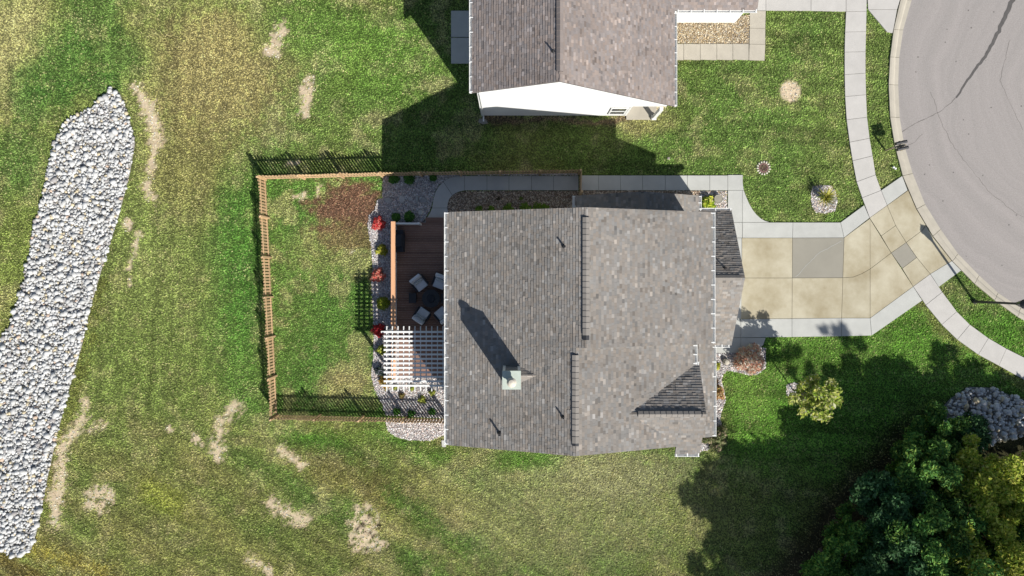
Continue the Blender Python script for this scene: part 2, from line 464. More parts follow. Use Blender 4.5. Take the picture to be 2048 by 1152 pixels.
d += [[(1483,476),(1584,476),(1583.5,556),(1483,556)],[(1584,476),(1687,475.5),(1684.5,555.5),(1583.5,556)],
      [(1687,475.5),(1739,437),(1739,538),(1721,548),(1706,554),(1684.5,555.5)],
      [(1483,556),(1583.5,556),(1583,637),(1481,638)],[(1583.5,556),(1684.5,555.5),(1682,636),(1583,637)],
      [(1684.5,555.5),(1706,554),(1721,548),(1739,538),(1739,636),(1682,636)],
      [(1739,437),(1740,440),(1781,506),(1739,538)],[(1739,538),(1781,506),(1825,573),(1739,636)],
      [(1738,436),(1773,411),(1790,451.5),(1761,472)],[(1761,472),(1790,451.5),(1811,485),(1781,506)],
      [(1781,506),(1811,485),(1832,515),(1803,537)],[(1803,537),(1832,515),(1859,548),(1825,573)],
      [(1773,411),(1815,381),(1831,418),(1850,450),(1843,461),(1811,485),(1790,451.5)],[(1811,485),(1843,461),(1850,451),(1864,474),(1902,522),(1859,548),(1832,515)]]
nb = SLABS['neighbour_walk']
xs = [1322,1367,1400,1433,1465,1497]
for i in range(5): nb.append([(xs[i],88),(xs[i+1],88.5),(xs[i+1],121),(xs[i],120)])
nb += [[(1498,89),(1530,89.5),(1528.5,122),(1497,121)],[(1498.5,57),(1530,57.5),(1530,89.5),(1498,89)],[(1499,22),(1531,22.5),(1530,57.5),(1498.5,57)]]
nd = SLABS['neighbour_driveway']
nd += [[(1490,-60),(1531,-60),(1531,22),(1490,22)],[(1531,-60),(1621,-60),(1621,22.5),(1531,22)],[(1621,-60),(1691,-60),(1691,24),(1621,22.5)],
       [(1733,-60),(1828,-60),(1799,0),(1793,20),(1735,20),(1732,-40)],[(1735,20),(1793,20),(1786,58),(1784,67),(1773,65)]]
SLABS['patio'] += [[(902,22),(955,22),(955,75),(902,75)],[(902,76),(955,76),(955,128),(902,128)]]

# ------------------------------------------------------------------ lawn colour plan (albedo of turf, thatch and bare soil)
X0, X1, Y0, Y1, RES = -37.0, 37.0, -22.5, 21.0, 0.05
gx = np.arange(X0, X1, RES); gy = np.arange(Y0, Y1, RES)
GX, GY = np.meshgrid(gx, gy)
PX = GX*FPX/H+CX; PY = CY-GY*FPX/H          # plan units used for the outlines above
def Ls(r, g, b): return np.array([lin(r), lin(g), lin(b)])
wob = 26*(fbm(PX, PY, 70, 4, 3)-0.5)
wob2 = 26*(fbm(PX, PY, 70, 4, 23)-0.5)
UX, UY = PX+wob*1.6, PY+wob2*1.6
fine = fbm(PX, PY, 9, 3, 50)
micro = 0.55*fbm(PX, PY, 5.5, 2, 90)+0.45*fbm(PX, PY, 2.6, 1, 95)
mid = fbm(PX, PY, 34, 4, 60)
big = fbm(PX, PY, 170, 4, 70)
def ell(cx, cy, rx, ry, rot=0, soft=0.6, nz=0.5):
    c, s = math.cos(R(rot)), math.sin(R(rot))
    dx, dy = UX-cx, UY-cy
    q = np.sqrt(((dx*c+dy*s)/rx)**2+((-dx*s+dy*c)/ry)**2)
    q = q+nz*(fine-0.5)*2*0.6+nz*(mid-0.5)*1.2
    return 1-sstep(1-soft, 1+soft*0.5, q)
def pline(pts, w, nz=0.9):
    dd = np.full(PX.shape, 1e9)
    for (ax, ay), (bx, by) in zip(pts[:-1], pts[1:]):
        vx, vy = bx-ax, by-ay
        t = np.clip(((UX-ax)*vx+(UY-ay)*vy)/(vx*vx+vy*vy), 0, 1)
        dd = np.minimum(dd, np.hypot(UX-ax-t*vx, UY-ay-t*vy))
    q = dd/w+nz*(fine-0.5)*2.4+nz*(mid-0.5)*1.6+nz*(micro-0.5)*4.2
    return 1-sstep(0.1, 1.75, q)
GREEN, DGREEN, OLIVE, TAN, LIME = Ls(112,138,68), Ls(78,122,52), Ls(146,146,86), Ls(186,176,132), Ls(140,160,66)
DIRT, BROWN = Ls(216,196,166), Ls(138,104,86)
col = np.empty(PX.shape+(3,)); col[:] = GREEN
def mixc(m, c):
    global col
    m = m[..., None]; col = col*(1-m)+c*m
mixc(0.55*sstep(0.38, 0.66, big), OLIVE)
mixc(0.45*sstep(0.5, 0.75, mid), TAN)
# --- left field
fieldm = 1-sstep(430, 560, UX)
mixc(0.45*fieldm, OLIVE)
mixc(0.85*ell(440,150,170,150,20), Ls(162,150,102))
mixc(0.6*ell(380,330,110,120), Ls(154,144,94))
mixc(0.75*ell(15,70,95,75,-35), Ls(182,176,122))
mixc(0.6*ell(0,160,40,90,-35), Ls(176,168,118))
for a in ((190,20,120,60,-40),(120,130,80,60,-50),(70,200,60,60,-50),(230,110,70,60,0),(200,170,60,30,0)):
    mixc(0.65*ell(*a), DGREEN)
mixc(0.6*ell(40,330,60,90), DGREEN); mixc(0.5*ell(30,500,50,110), Ls(126,140,68))
mixc(0.8*ell(470,560,70,210,4), Ls(80,134,50)); mixc(0.6*ell(490,760,50,120,0), Ls(92,140,56))
mixc(0.6*ell(640,60,120,70), Ls(100,140,58)); mixc(0.6*ell(750,120,130,100), Ls(110,146,60))
mixc(0.5*ell(330,560,130,160), Ls(142,154,88)); mixc(0.5*ell(330,740,170,140), Ls(128,146,76))
mixc(0.5*ell(330,1000,60,30,25), Ls(150,170,40)); mixc(0.55*ell(700,960,130,40,20), Ls(150,136,84))
mixc(0.6*pline([(40,1085),(110,1118),(200,1150)], 14), Ls(176,164,66)); mixc(0.7*ell(20,1135,80,26,12), Ls(120,102,52))
mixc(0.5*pline([(190,560),(160,700),(140,800),(110,950),(85,1080)], 16), Ls(134,134,64))
# --- south lawn
mixc(0.65*ell(1150,1010,300,170,0), Ls(166,168,118)); mixc(0.5*ell(1230,960,150,60), Ls(178,172,134))
mixc(0.7*ell(1050,925,75,26,0), Ls(92,140,40)); mixc(0.7*ell(700,880,160,20,0), Ls(96,140,52)); mixc(0.6*ell(880,905,90,22,0), Ls(104,144,54))
mixc(0.6*pline([(790,990),(860,1050),(930,1100)], 18), Ls(96,140,52))
stripes = 0.5+0.5*np.sin((UX*0.52-UY*0.85)/16.0+3*(mid-0.5))
mixc(0.30*stripes*sstep(820, 960, UY+0.15*UX)*(1-sstep(900,1100,UX)), Ls(164,150,100))
# --- fenced yard
yard = inside([(534,360),(766,352),(772,835),(556,828)], PX, PY)*1.0
mixc(0.55*yard, Ls(96,140,60)); mixc(yard*0.5*sstep(0.48,0.62,mid), Ls(176,170,118))
mixc(yard*0.7*ell(690,770,70,45), Ls(182,170,120)); mixc(yard*0.5*ell(640,500,70,60), Ls(164,164,104))
mixc(yard*0.95*ell(695,415,80,48,-10,0.5,0.9), BROWN); mixc(yard*0.7*ell(690,475,70,35,10,0.5,1.0), Ls(142,118,88))
# --- right lawns
right = sstep(1380, 1480, UX)*(1-sstep(560, 640, UY)); mixc(0.6*right, Ls(122,148,76))
mixc(right*0.35*sstep(0.45,0.7,mid), Ls(160,164,104))
mixc(0.8*sstep(1420,1480,UX)*sstep(580,660,UY)*(1-sstep(900,1000,UY)), Ls(110,154,60))
mixc(0.5*ell(1590,790,110,40)*0+0.45*ell(1500,790,40,60), Ls(150,176,90))
mixc(0.6*pline(WALK2_L, 14, 0.5)+0.0, Ls(160,156,100))
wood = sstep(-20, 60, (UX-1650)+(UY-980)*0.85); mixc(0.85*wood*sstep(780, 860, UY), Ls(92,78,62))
mixc(0.6*ell(1290,250,60,30), Ls(170,164,112))
mixc(0.9*pline([(955,238),(1100,238),(1255,240)], 6, 0.5), Ls(150,128,104))
lum = (col@np.array([0.25,0.65,0.10]))[..., None]; col = col*0.95+lum*0.05*np.array([1.0,1.0,0.92])
# --- mowing lines: faint streaks along each mower's run
def streak(ang, seed):
    c_, s_ = math.cos(R(ang)), math.sin(R(ang))
    u_, v_ = PX*c_+PY*s_, -PX*s_+PY*c_
    return fbm(u_/14.0, v_, 5.0, 2, seed)*0.6+fbm(u_/25.0, v_, 16.0, 2, seed+5)*0.6-0.6
st = streak(94, 400)*(1-sstep(480,620,PX))*(1-sstep(780,900,PY))+streak(33, 410)*sstep(830,930,PY)*(1-sstep(1000,1250,PX))
st = st+streak(2, 420)*(sstep(1380,1460,PX)+sstep(840,860,PY)*(1-sstep(900,940,PY))*0.7)+streak(4,430)*sstep(540,660,PX)*(1-sstep(330,360,PY))*0.8
col *= (1+0.75*st)[..., None]
# --- fine speckle of thatch and dark turf
col *= (0.60+0.80*fine)[..., None]
# --- bare soil
bare = np.zeros(PX.shape)
for pts, w in (([(275,165),(290,195),(305,215),(312,255),(318,290),(310,330),(303,365),(297,395)], 9), ([(270,470),(262,500),(256,540)], 5),
               ([(165,815),(160,850),(140,880),(128,925),(125,970),(110,1010),(107,1060)], 10), ([(145,885),(175,868),(205,850)], 7),
               ([(565,895),(585,915),(605,935)], 6), ([(543,1008),(580,1025),(617,1047)], 8), ([(498,1108),(540,1140)], 6), ([(470,815),(455,850),(440,880)], 9)):
    bare = np.maximum(bare, pline(pts, w))
for a in ((250,455,9,11,0),(190,1003,30,34,0),(432,893,26,22,20),(340,868,9,8,0),(394,880,9,9,0),(730,1062,36,44,15),(745,1090,30,16,0),(255,565,6,10,0),
          (560,70,18,28,10),(548,105,16,20,0),(612,185,14,34,0),(610,215,14,18,0),(600,392,13,7,0),(632,385,8,12,0),(1318,225,14,10,0),(700,500,10,8,0),(590,330,10,6,0)):
    e_ = ell(*a,0.8,0.5); bare = np.maximum(bare, sstep(0.05,0.45,e_)*(1-sstep(0.3,1.2,(1.1-e_)+1.6*(fine-0.5)+4.0*(micro-0.5))))
bare = np.maximum(bare, 1-sstep(0.85, 1.08, np.hypot((PX-1580)/22, (PY-185)/24)+0.5*(mid-0.5)))
bare *= 1-inside(w2([(900,350),(1440,350),(1440,912),(900,912)]), GX, GY)
col = col*(1-bare[..., None])+(DIRT*(0.55+0.45*fine[..., None]+0.45*micro[..., None]))*bare[..., None]
# dark holes in the bare patch: colour darkened in small round spots
hole = np.zeros(PX.shape)
for hx, hy, hr in ((738,1032,5),(724,1050,6),(715,1058,3),(740,1068,4),(746,1074,5),(730,1063,4),(758,1053,5),(733,1099,3),(233,489,3)):
    hole = np.maximum(hole, 1-sstep(0.5, 1.0, np.hypot(PX-hx, (PY-hy)*0.8)/hr+0.7*(fine-0.5)))
col = col*(1-0.85*hole[..., None])
# --- what is not lawn
nolawn = np.zeros(PX.shape, bool)
for g in SLABS.values():
    for p in g: nolawn |= inside(w2(p), GX, GY)
beds = np.zeros(PX.shape, bool)
for p in (RIPRAP, ROCKPILE, BED_W, BED_S, BED_N, BED_NE, BED_HOSTA, BED_FRONT, BED_YUCCA, BED_NB, BED_YTREE): beds |= inside(w2(p), GX, GY)
street_poly = CURB_OUT+[(2300,760),(2300,-60)]
nolawn |= inside(w2(street_poly), GX, GY)
paved = nolawn.copy()
nolawn |= beds
HOUSE_FP = [[(-3.0,-8.35),(9.15,-8.35),(9.15,-3.4),(10.1,-3.4),(10.1,3.1),(-3.0,3.1)],[(3.9,3.0),(10.3,3.0),(10.3,4.4),(3.9,4.4)],[(10,-3.45),(12.1,-3.45),(12.1,3.5),(10,3.5)],[(-1.85,9.86),(6.9,9.86),(6.9,22),(-1.85,22)],[(6.9,15.5),(13.5,15.5),(13.5,22),(6.9,22)],[(9,-8.9),(11.2,-8.9),(11.2,-3.7),(9,-3.7)]]
for p in HOUSE_FP: nolawn |= inside(p, GX, GY)
def sample(A, x, y):
    i = np.clip(((y-Y0)/RES).astype(int), 0, A.shape[0]-1); j = np.clip(((x-X0)/RES).astype(int), 0, A.shape[1]-1)
    return A[i, j]

# ------------------------------------------------------------------ ground sheet
ax = np.concatenate([[-700,-300,-150,-90,-60,-45], np.arange(-37, 37.01, 0.2), [45,60,90,150,300,700]])
ay = np.concatenate([[-700,-300,-150,-90,-60,-40,-30], np.arange(-22.4, 21.01, 0.2), [30,40,60,90,150,300,700]])
VX, VY = np.meshgrid(ax, ay)
nx, ny = len(ax), len(ay)
Vg = np.stack([VX.ravel(), VY.ravel(), np.zeros(nx*ny)], 1)
idx = np.arange(nx*ny).reshape(ny, nx)
a, b, c, d_ = idx[:-1,:-1].ravel(), idx[:-1,1:].ravel(), idx[1:,1:].ravel(), idx[1:,:-1].ravel()
Fg = np.concatenate([np.stack([a,b,c],1), np.stack([a,c,d_],1)])
gc = sample(col, np.clip(Vg[:,0],X0,X1-0.1), np.clip(Vg[:,1],Y0,Y1-0.1))
gb = sample(bare, Vg[:,0], Vg[:,1])
far = (np.abs(Vg[:,0])>36.9)|(np.abs(Vg[:,1])>22)
gc[far] = GREEN*0.8
gk = np.where(gb>0.4, 0.86, 0.46)[:, None]  # ground colour darkened under grass, painting deeper shade between the blades
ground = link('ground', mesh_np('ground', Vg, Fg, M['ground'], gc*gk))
tag(ground, 'mown lawn and bare soil around the houses', 'ground', kind='structure')

# grass: clumps of blades over all lawn
def grass_clumps(n, xr, yr):
    x = rng.uniform(*xr, n); y = rng.uniform(*yr, n)
    keep = ~sample(nolawn, x, y)
    keep &= rng.random(n) > sample(bare, x, y)*0.80
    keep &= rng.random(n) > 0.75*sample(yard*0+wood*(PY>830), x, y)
    x, y = x[keep], y[keep]; n = len(x)
    c = sample(col, x, y)
    c = c*rng.uniform(0.72, 1.28, (n,1))
    dry = rng.random(n) < 0.02+0.30*sample(mid, x, y)**3
    c[dry] = c[dry]*0.4+Ls(196,186,140)*0.6*rng.uniform(0.7,1.1,(dry.sum(),1))
    return x, y, c
x, y, gcol = grass_clumps(720000, (-34.5, 34.5), (-20.5, 19.5))
n = len(x)
tv = np.array([[-0.5,0,0],[0.5,0,0],[0.15,0.55,1.0],  [0.1,-0.5,0],[-0.1,0.5,0],[-0.6,0.1,0.85]])
tf = np.array([[0,1,2],[3,4,5]])
rot = euler_np(rng.normal(0,0.25,n), rng.normal(0,0.25,n), rng.uniform(0,6.283,n))
sc = rng.uniform(0.6,1.35,(n,1))*np.array([[0.078,0.078,0.062]])
V, F_, Cc = scatter(tv, tf, np.stack([x,y,np.zeros(n)-0.004],1), rot, sc, np.clip(gcol*1.72,0,0.82))
grass = link('grass', mesh_np('grass', V, F_, M['grass'], Cc))
tag(grass, 'short patchy green and straw-coloured lawn grass', 'grass', kind='stuff')
print('grass tris', len(F_))

# ------------------------------------------------------------------ street, curb, pavements
mb = MB(); mb.sheet(w2(CURB_IN+[(2300,740),(2600,700),(2600,-60)]), 0.012)
street = tag(mb.build('street', M['asphalt']), 'weathered grey asphalt of the turning circle', 'street', kind='structure')
def ribbon(name, pts, widths, z, m, parent):
    mb = MB(); L_, R_ = [], []
    pts = [P(*p) for p in pts]
    for i, p in enumerate(pts):
        d = (pts[min(i+1,len(pts)-1)]-pts[max(i-1,0)]).normalized(); s = Vector((-d.y, d.x, 0))
        j = random.uniform(-0.25, 0.25)*widths[i]
        L_.append(p+s*(widths[i]*0.5+j)); R_.append(p-s*(widths[i]*0.5-j))
    vs = [(v.x,v.y,z) for v in L_]+[(v.x,v.y,z) for v in R_]; k = len(pts)
    mb.add(vs, [(i, k+i, k+i+1, i+1) for i in range(k-1)])
    return mb.build(name, m, parent)
def densify(pts, step=6, jit=1.2):
    o = []
    for (ax_, ay_), (bx_, by_) in zip(pts[:-1], pts[1:]):
        k = max(1, int(math.hypot(bx_-ax_, by_-ay_)/step))
        for i in range(k): o.append((ax_+(bx_-ax_)*i/k+random.uniform(-jit,jit), ay_+(by_-ay_)*i/k+random.uniform(-jit,jit)))
    return o+[pts[-1]]
cr = densify([(2035,-30),(2025,0),(2013,28),(1998,62),(1978,100),(1960,125),(1935,160),(1912,196)], 7, 0.8)
ribbon('crack_sealant', cr, [0.30-0.20*i/len(cr) for i in range(len(cr))], 0.016, M['tar'], street)
for pts, w in (([(1912,196),(1890,215),(1860,235),(1825,250),(1800,268)], 0.035), ([(1862,185),(1880,240),(1905,290),(1935,330),(1980,385),(2030,425),(2060,440)], 0.022),
               ([(1795,300),(1830,285),(1845,268)], 0.02), ([(2020,80),(2000,160),(2035,240),(2045,260)], 0.02)):
    q = densify(pts, 7, 1.4); ribbon('crack', q, [w*random.uniform(0.5,1.4) for _ in q], 0.0155, M['hairline'], street)

curb = empty('curb', P(1790,170), label='pale concrete curb round the turning circle', cat='curb', kind='structure')
def curb_piece(i):
    o0, o1, i0, i1 = P(*CURB_OUT[i]), P(*CURB_OUT[i+1]), P(*CURB_IN[i]), P(*CURB_IN[i+1])
    d = (o1-o0).normalized()*0.012
    mb = MB(); prof = [(0,0.0),(0,0.105),(0.22,0.11),(0.45,0.085),(0.62,0.03),(1.0,0.022),(1.0,0.0)]
    vs = []
    for a_, b_ in ((o0+d, i0+d), (o1-d, i1-d)):
        for t, z in prof:
            q = a_.lerp(b_, t); vs.append((q.x, q.y, z))
    k = len(prof)
    fs = [(j, j+1, k+j+1, k+j) for j in range(k-1)]+[tuple(range(k))[::-1], tuple(range(k, 2*k))]
    mb.add(vs, fs)
    o = mb.build('curb_segment', M['curb'], curb); o.matrix_parent_inverse = Matrix.Translation(-curb.location)
for i in range(len(CURB_OUT)-1): curb_piece(i)

LAB = {'sidewalk': ('pale concrete sidewalk of square slabs along the curb', 'sidewalk', 'concrete', 0.085),
       'side_path': ('grey concrete path curving from the gate to the deck', 'path', 'concrete_walk', 0.06),
       'front_walk': ('pale concrete walk from the driveway to the fence gate', 'path', 'concrete_new', 0.07),
       'driveway': ('tan concrete driveway of large slabs before the garage', 'driveway', 'concrete_tan', 0.08),
       'driveway_ribbon': ('light grey concrete ribbons edging the tan driveway', 'driveway edge', 'concrete_new', 0.083),
       'neighbour_walk': ('beige L-shaped concrete walk round the tan pebble bed', 'path', 'curb', 0.07),
       'neighbour_driveway': ('pale concrete driveway of the white house', 'driveway', 'concrete', 0.08),
       'patio': ('small shaded concrete patio behind the white house', 'patio', 'concrete', 0.08)}
for g, polys in SLABS.items():
    lab, cat, mt, zt = LAB[g]
    bs = MB()
    for p in polys: bs.sheet(inset(w2(p), 0.004), 0.006)
    root = bs.build(g, M['joint']); tag(root, lab, cat, kind='structure')
    for i, p in enumerate(polys):
        q = MB(); q.prism(inset(w2(p), 0.011), 0.008, zt+random.uniform(-0.003,0.003))
        mm = M[mt]
        if g == 'driveway' and i == 1: mm = M['concrete_grey']
        if g == 'driveway' and i in (10,): mm = M['concrete_grey']
        q.build('concrete_slab', mm, root)

dw = bpy.data.objects['driveway']
ribbon('crack', densify([(1682,482),(1660,494),(1640,504),(1622,520),(1600,545),(1590,553)], 6, 0.8), [0.02]*40, 0.0865, M['concrete_new'], dw)
# ------------------------------------------------------------------ stones and gravel
def rock_template(seed, flat=0.7):
    r = np.random.default_rng(seed)
    t = (1+5**0.5)/2
    v = np.array([[-1,t,0],[1,t,0],[-1,-t,0],[1,-t,0],[0,-1,t],[0,1,t],[0,-1,-t],[0,1,-t],[t,0,-1],[t,0,1],[-t,0,-1],[-t,0,1]], float)
    v /= np.linalg.norm(v[0]); v *= r.uniform(0.72, 1.18, (12,1)); v[:,2] *= flat
    f = np.array([[0,11,5],[0,5,1],[0,1,7],[0,7,10],[0,10,11],[1,5,9],[5,11,4],[11,10,2],[10,7,6],[7,1,8],[3,9,4],[3,4,2],[3,2,6],[3,6,8],[3,8,9],[4,9,5],[2,4,11],[6,2,10],[8,6,7],[9,8,1]])
    return v, f
PEB_V = np.array([[1,0,0],[0,1,0],[-1,0,0],[0,-1,0],[0.15,0.1,0.42],[0,0,-0.5]], float)
PEB_F = np.array([[0,1,4],[1,2,4],[2,3,4],[3,0,4],[1,0,5],[2,1,5],[3,2,5],[0,3,5]])
def poisson_pts(poly, spacing, seed):
    """jittered grid, relaxed spacing, in world metres"""
    r = np.random.default_rng(seed)
    xs = [p[0] for p in poly]; ys = [p[1] for p in poly]
    X, Y = np.meshgrid(np.arange(min(xs), max(xs), spacing), np.arange(min(ys), max(ys), spacing*0.87))
    X = X+((np.arange(X.shape[0])%2)*spacing/2)[:, None]
    X = (X+r.uniform(-0.33,0.33,X.shape)*spacing).ravel(); Y = (Y+r.uniform(-0.33,0.33,Y.shape)*spacing).ravel()
    k = inside(poly, X, Y)
    return X[k], Y[k]
def stone_colors(n, r):
    base = np.tile(Ls(226,226,224)*0.80, (n,1))*r.uniform(0.72,1.1,(n,1))
    w = r.random(n)
    base[w>0.93] = Ls(222,208,176)*0.78; base[w<0.05] = Ls(176,172,170)*0.8; base[(w>0.90)&(w<0.915)] = Ls(214,190,170)*0.8
    return np.clip(base, 0, 0.85)
def rock_bed(name, outline, spacing, size, label, seed, n_big=300, mound=0.0, bedcol='rubble'):
    poly = w2(outline)
    mb = MB(); mb.sheet(inset(poly, 0.05), 0.009)
    root = mb.build(name, M[bedcol]); tag(root, label, 'stones', kind='structure')
    r = np.random.default_rng(seed)
    X, Y = poisson_pts(inset(poly, 0.03), spacing, seed)
    n = len(X)
    s = size*np.exp(r.normal(0, 0.38, n)); s = np.clip(s, size*0.5, size*2.5)
    X += r.normal(0, spacing*0.12, n); Y += r.normal(0, spacing*0.12, n)
    Z = s*0.22+r.uniform(0, 0.10, n)
    if mound:
        cx_, cy_ = np.mean([p[0] for p in poly]), np.mean([p[1] for p in poly])
        rr = np.hypot((X-cx_)/ (np.ptp([p[0] for p in poly])/2), (Y-cy_)/(np.ptp([p[1] for p in poly])/2))
        Z += mound*np.clip(1-rr**2, 0, 1)
    cols = stone_colors(n, r)
    temps = [rock_template(seed*31+i, r.uniform(0.55,0.85)) for i in range(7)]
    vis = (X*FPX/H+CX > 5)&(CY-Y*FPX/H < 1145)&(X*FPX/H+CX < 2043)
    order = np.argsort(-(s*np.where(vis,1,0)))
    bigset = order[:min(n_big, int(vis.sum()))]
    meshes = []
    for ti, (v, f) in enumerate(temps):
        for cj in range(4):
            c = stone_colors(1, r)[0]
            meshes.append(mesh_np('stone', v*np.array([1,0.78,1]), f, M['stone'], np.tile(c, (len(v),1))))
    for i in bigset:
        o = link('stone', meshes[r.integers(len(meshes))], root)
        o.location = (X[i], Y[i], Z[i]+0.03); o.rotation_euler = (r.normal(0,0.35), r.normal(0,0.35), r.uniform(0,6.28)); o.scale = (s[i],)*3
    rest = np.setdiff1d(np.arange(n), bigset)
    pick = r.integers(0, 7, len(rest)); Vs, Fs, Cs, off = [], [], [], 0
    for k in range(7):
        ii = rest[pick==k]; m_ = len(ii)
        v, f, c = scatter(temps[k][0], temps[k][1], np.stack([X[ii],Y[ii],Z[ii]],1), euler_np(r.normal(0,0.4,m_), r.normal(0,0.4,m_), r.uniform(0,6.28,m_)), s[ii,None]*r.uniform(0.75,1.1,(m_,3)), cols[ii])
        Vs.append(v); Fs.append(f+off); Cs.append(c); off += len(v)
    o = link('stones', mesh_np('stones', np.concatenate(Vs), np.concatenate(Fs), M['stone'], np.concatenate(Cs)), root)
    tag(o, kind='stuff')
    return root
rock_bed('riprap', RIPRAP, 0.150, 0.100, 'long drainage swale filled with pale grey riprap stones', 3)
rock_bed('rock_pile', ROCKPILE, 0.20, 0.135, 'heap of pale riprap stones under the trees by the sidewalk', 5, n_big=200, mound=0.45)

def gravel_bed(name, outline, label, palette, spacing=0.060, size=0.042, seed=1):
    poly = w2(outline)
    mb = MB(); mb.sheet(poly, 0.010+0.0007*seed)
    root = mb.build(name, M['rubble' if palette is not BROWNP else 'soil']); tag(root, label, 'gravel', kind='structure')
    r = np.random.default_rng(seed)
    X, Y = poisson_pts(poly, spacing, seed+40)
    k = ~sample(paved, X, Y)
    for p in HOUSE_FP[:3]: k &= ~inside(inset(p, 0.3), X, Y)
    X, Y = X[k], Y[k]; n = len(X)
    pal = np.array([Ls(*c) for c in palette])*1.25
    cols = pal[r.integers(0, len(pal), n)]*r.uniform(0.75,1.15,(n,1))
    s = size*np.exp(r.normal(0,0.25,(n,1)))*r.uniform(0.75,1.25,(n,3))
    v, f, c = scatter(PEB_V, PEB_F, np.stack([X,Y,r.uniform(0.02,0.045,n)],1), euler_np(r.normal(0,0.5,n),r.normal(0,0.5,n),r.uniform(0,6.28,n)), s, np.clip(cols,0,0.85))
    tag(link('pebbles', mesh_np('pebbles', v, f, M['stone'], c), root), kind='stuff')
    return root
GREYP = PAL_GREY = [(216,208,204),(198,190,190),(226,216,208),(170,164,164),(208,190,182),(232,228,224),(150,146,148)]
BROWNP = [(176,156,136),(150,128,108),(200,182,160),(128,110,96),(186,170,156),(214,200,180)]
TANP = [(186,168,136),(200,186,158),(164,144,114),(210,198,176),(148,130,104),(180,160,126)]
gravel_bed('gravel_bed', BED_W, 'grey-white gravel bed wrapping the deck inside the fence', GREYP, seed=1)
gravel_bed('gravel_bed', BED_S, 'half-round white gravel bed outside the south fence', GREYP, seed=2)
gravel_bed('gravel_bed', BED_N, 'brown pebble strip between the curved path and the roof', BROWNP, seed=3)
gravel_bed('gravel_bed', BED_NE, 'narrow brown pebble strip beside the garage wall', BROWNP, seed=4)
gravel_bed('gravel_bed', BED_HOSTA, 'square pinkish pebble bed in the corner of the walk', GREYP+BROWNP[2:3]+TANP[:2], seed=5)
gravel_bed('gravel_bed', BED_FRONT, 'white pebble bed winding along the porch', GREYP, seed=6)
gravel_bed('gravel_bed', BED_YUCCA, 'rounded pebble island in the front lawn', GREYP+BROWNP[2:3], seed=7)
gravel_bed('gravel_bed', BED_NB, 'tan pea gravel bed below the neighbouring white wall', TANP, seed=8)
gravel_bed('gravel_bed', BED_YTREE, 'pale pebble ring at the foot of the young tree', GREYP, seed=9)

# ------------------------------------------------------------------ roofs
def tabs(mb, poly3, u, expo, wmin, wmax, thick, palette, seed, brick=False, lift=0.012):
    """courses of overlapping shingles (or siding) on a planar convex polygon; u = course direction"""
    r = random.Random(seed)
    P0 = Vector(poly3[0]); u = Vector(u).normalized()
    nrm = Vector((0,0,0))
    for i in range(len(poly3)):
        nrm += (Vector(poly3[i])-P0).cross(Vector(poly3[(i+1)%len(poly3)])-P0)
    nrm.normalize()
    if nrm.z < -1e-6: nrm = -nrm
    v = nrm.cross(u)
    if v.z < 0: v = -v; u = -u
    uv = ccw([((Vector(p)-P0).dot(u), (Vector(p)-P0).dot(v)) for p in poly3])
    us = [p[0] for p in uv]; vs = [p[1] for p in uv]
    row = 0; y = min(vs)
    while y < max(vs)-0.005:
        y1 = min(y+expo, max(vs))
        x = min(us)-r.uniform(0, wmax)
        while x < max(us):
            w = r.uniform(wmin, wmax)
            q = clip([(x+0.002,y),(x+w-0.002,y),(x+w-0.002,y1),(x+0.002,y1)], uv)
            if len(q) >= 3:
                t = thick*(1.0 if wmax > 5 else r.choice((0.55,1.0,1.0,1.25)))
                base, top = [], []
                for (a_, b_) in q:
                    k = (b_-y)/expo
                    base.append(P0+u*a_+v*b_+nrm*0.002)
                    top.append(P0+u*a_+v*b_+nrm*(lift+t*(1-k)))
                n = len(q)
                pc = P0+u*(x+w/2)+v*((y+y1)/2)
                lf = LFR[int((pc.y+30)*5)%400, int((pc.x+30)*5)%400]
                c = tuple(float(lf)*k_ for k_ in palette(r))
                mb.add(base+top, [tuple(range(n,2*n))]+[(i,(i+1)%n,n+(i+1)%n,n+i) for i in range(n)], c)
            x += w
        y += expo; row += 1
_lx, _ly = np.meshgrid(np.arange(400)*1.8, np.arange(400)*1.8)
LFR = (0.86+0.28*fbm(_lx, _ly, 20.0, 3, 600)).tolist()
LFR = np.array(LFR)
def pal_of(base, spread):
    def f(r):
        if r is None: return base
        k = math.exp(r.gauss(0, spread))
        if r.random() < 0.07: k *= 1.35
        if r.random() < 0.06: k *= 0.72
        t = r.uniform(-0.05, 0.05)
        return (min(0.8,base[0]*k*(1+t)), min(0.8,base[1]*k), min(0.8,base[2]*k*(1-t)))
    return f
OURS = pal_of((0.248,0.228,0.208), 0.085)
THEIRS = pal_of((0.266,0.228,0.212), 0.085)
def slab(mb, poly3, t=0.10):
    """roof deck sheet below the shingles"""
    P0 = Vector(poly3[0]); n = len(poly3)
    a = sum(poly3[i][0]*poly3[(i+1)%n][1]-poly3[(i+1)%n][0]*poly3[i][1] for i in range(n))
    if a < 0: poly3 = poly3[::-1]
    top = [Vector(p) for p in poly3]; bot = [Vector((p[0],p[1],p[2]-t)) for p in poly3]
    mb.add(bot+top, [tuple(range(n))[::-1], tuple(range(n,2*n))]+[(i,(i+1)%n,n+(i+1)%n,n+i) for i in range(n)])
def roof(parent, planes, palette, seed, name='roof'):
    dk, sh = MB(), MB()
    for i, (poly, u) in enumerate(planes):
        slab(dk, poly); tabs(sh, poly, u, 0.145, 0.12, 0.29, 0.024, palette, seed+i)
    rf = dk.build(name, M['roofdeck'], parent)
    s = sh.build('shingles', M['shingle'], rf, colors=True); tag(s, kind='stuff')
    return rf
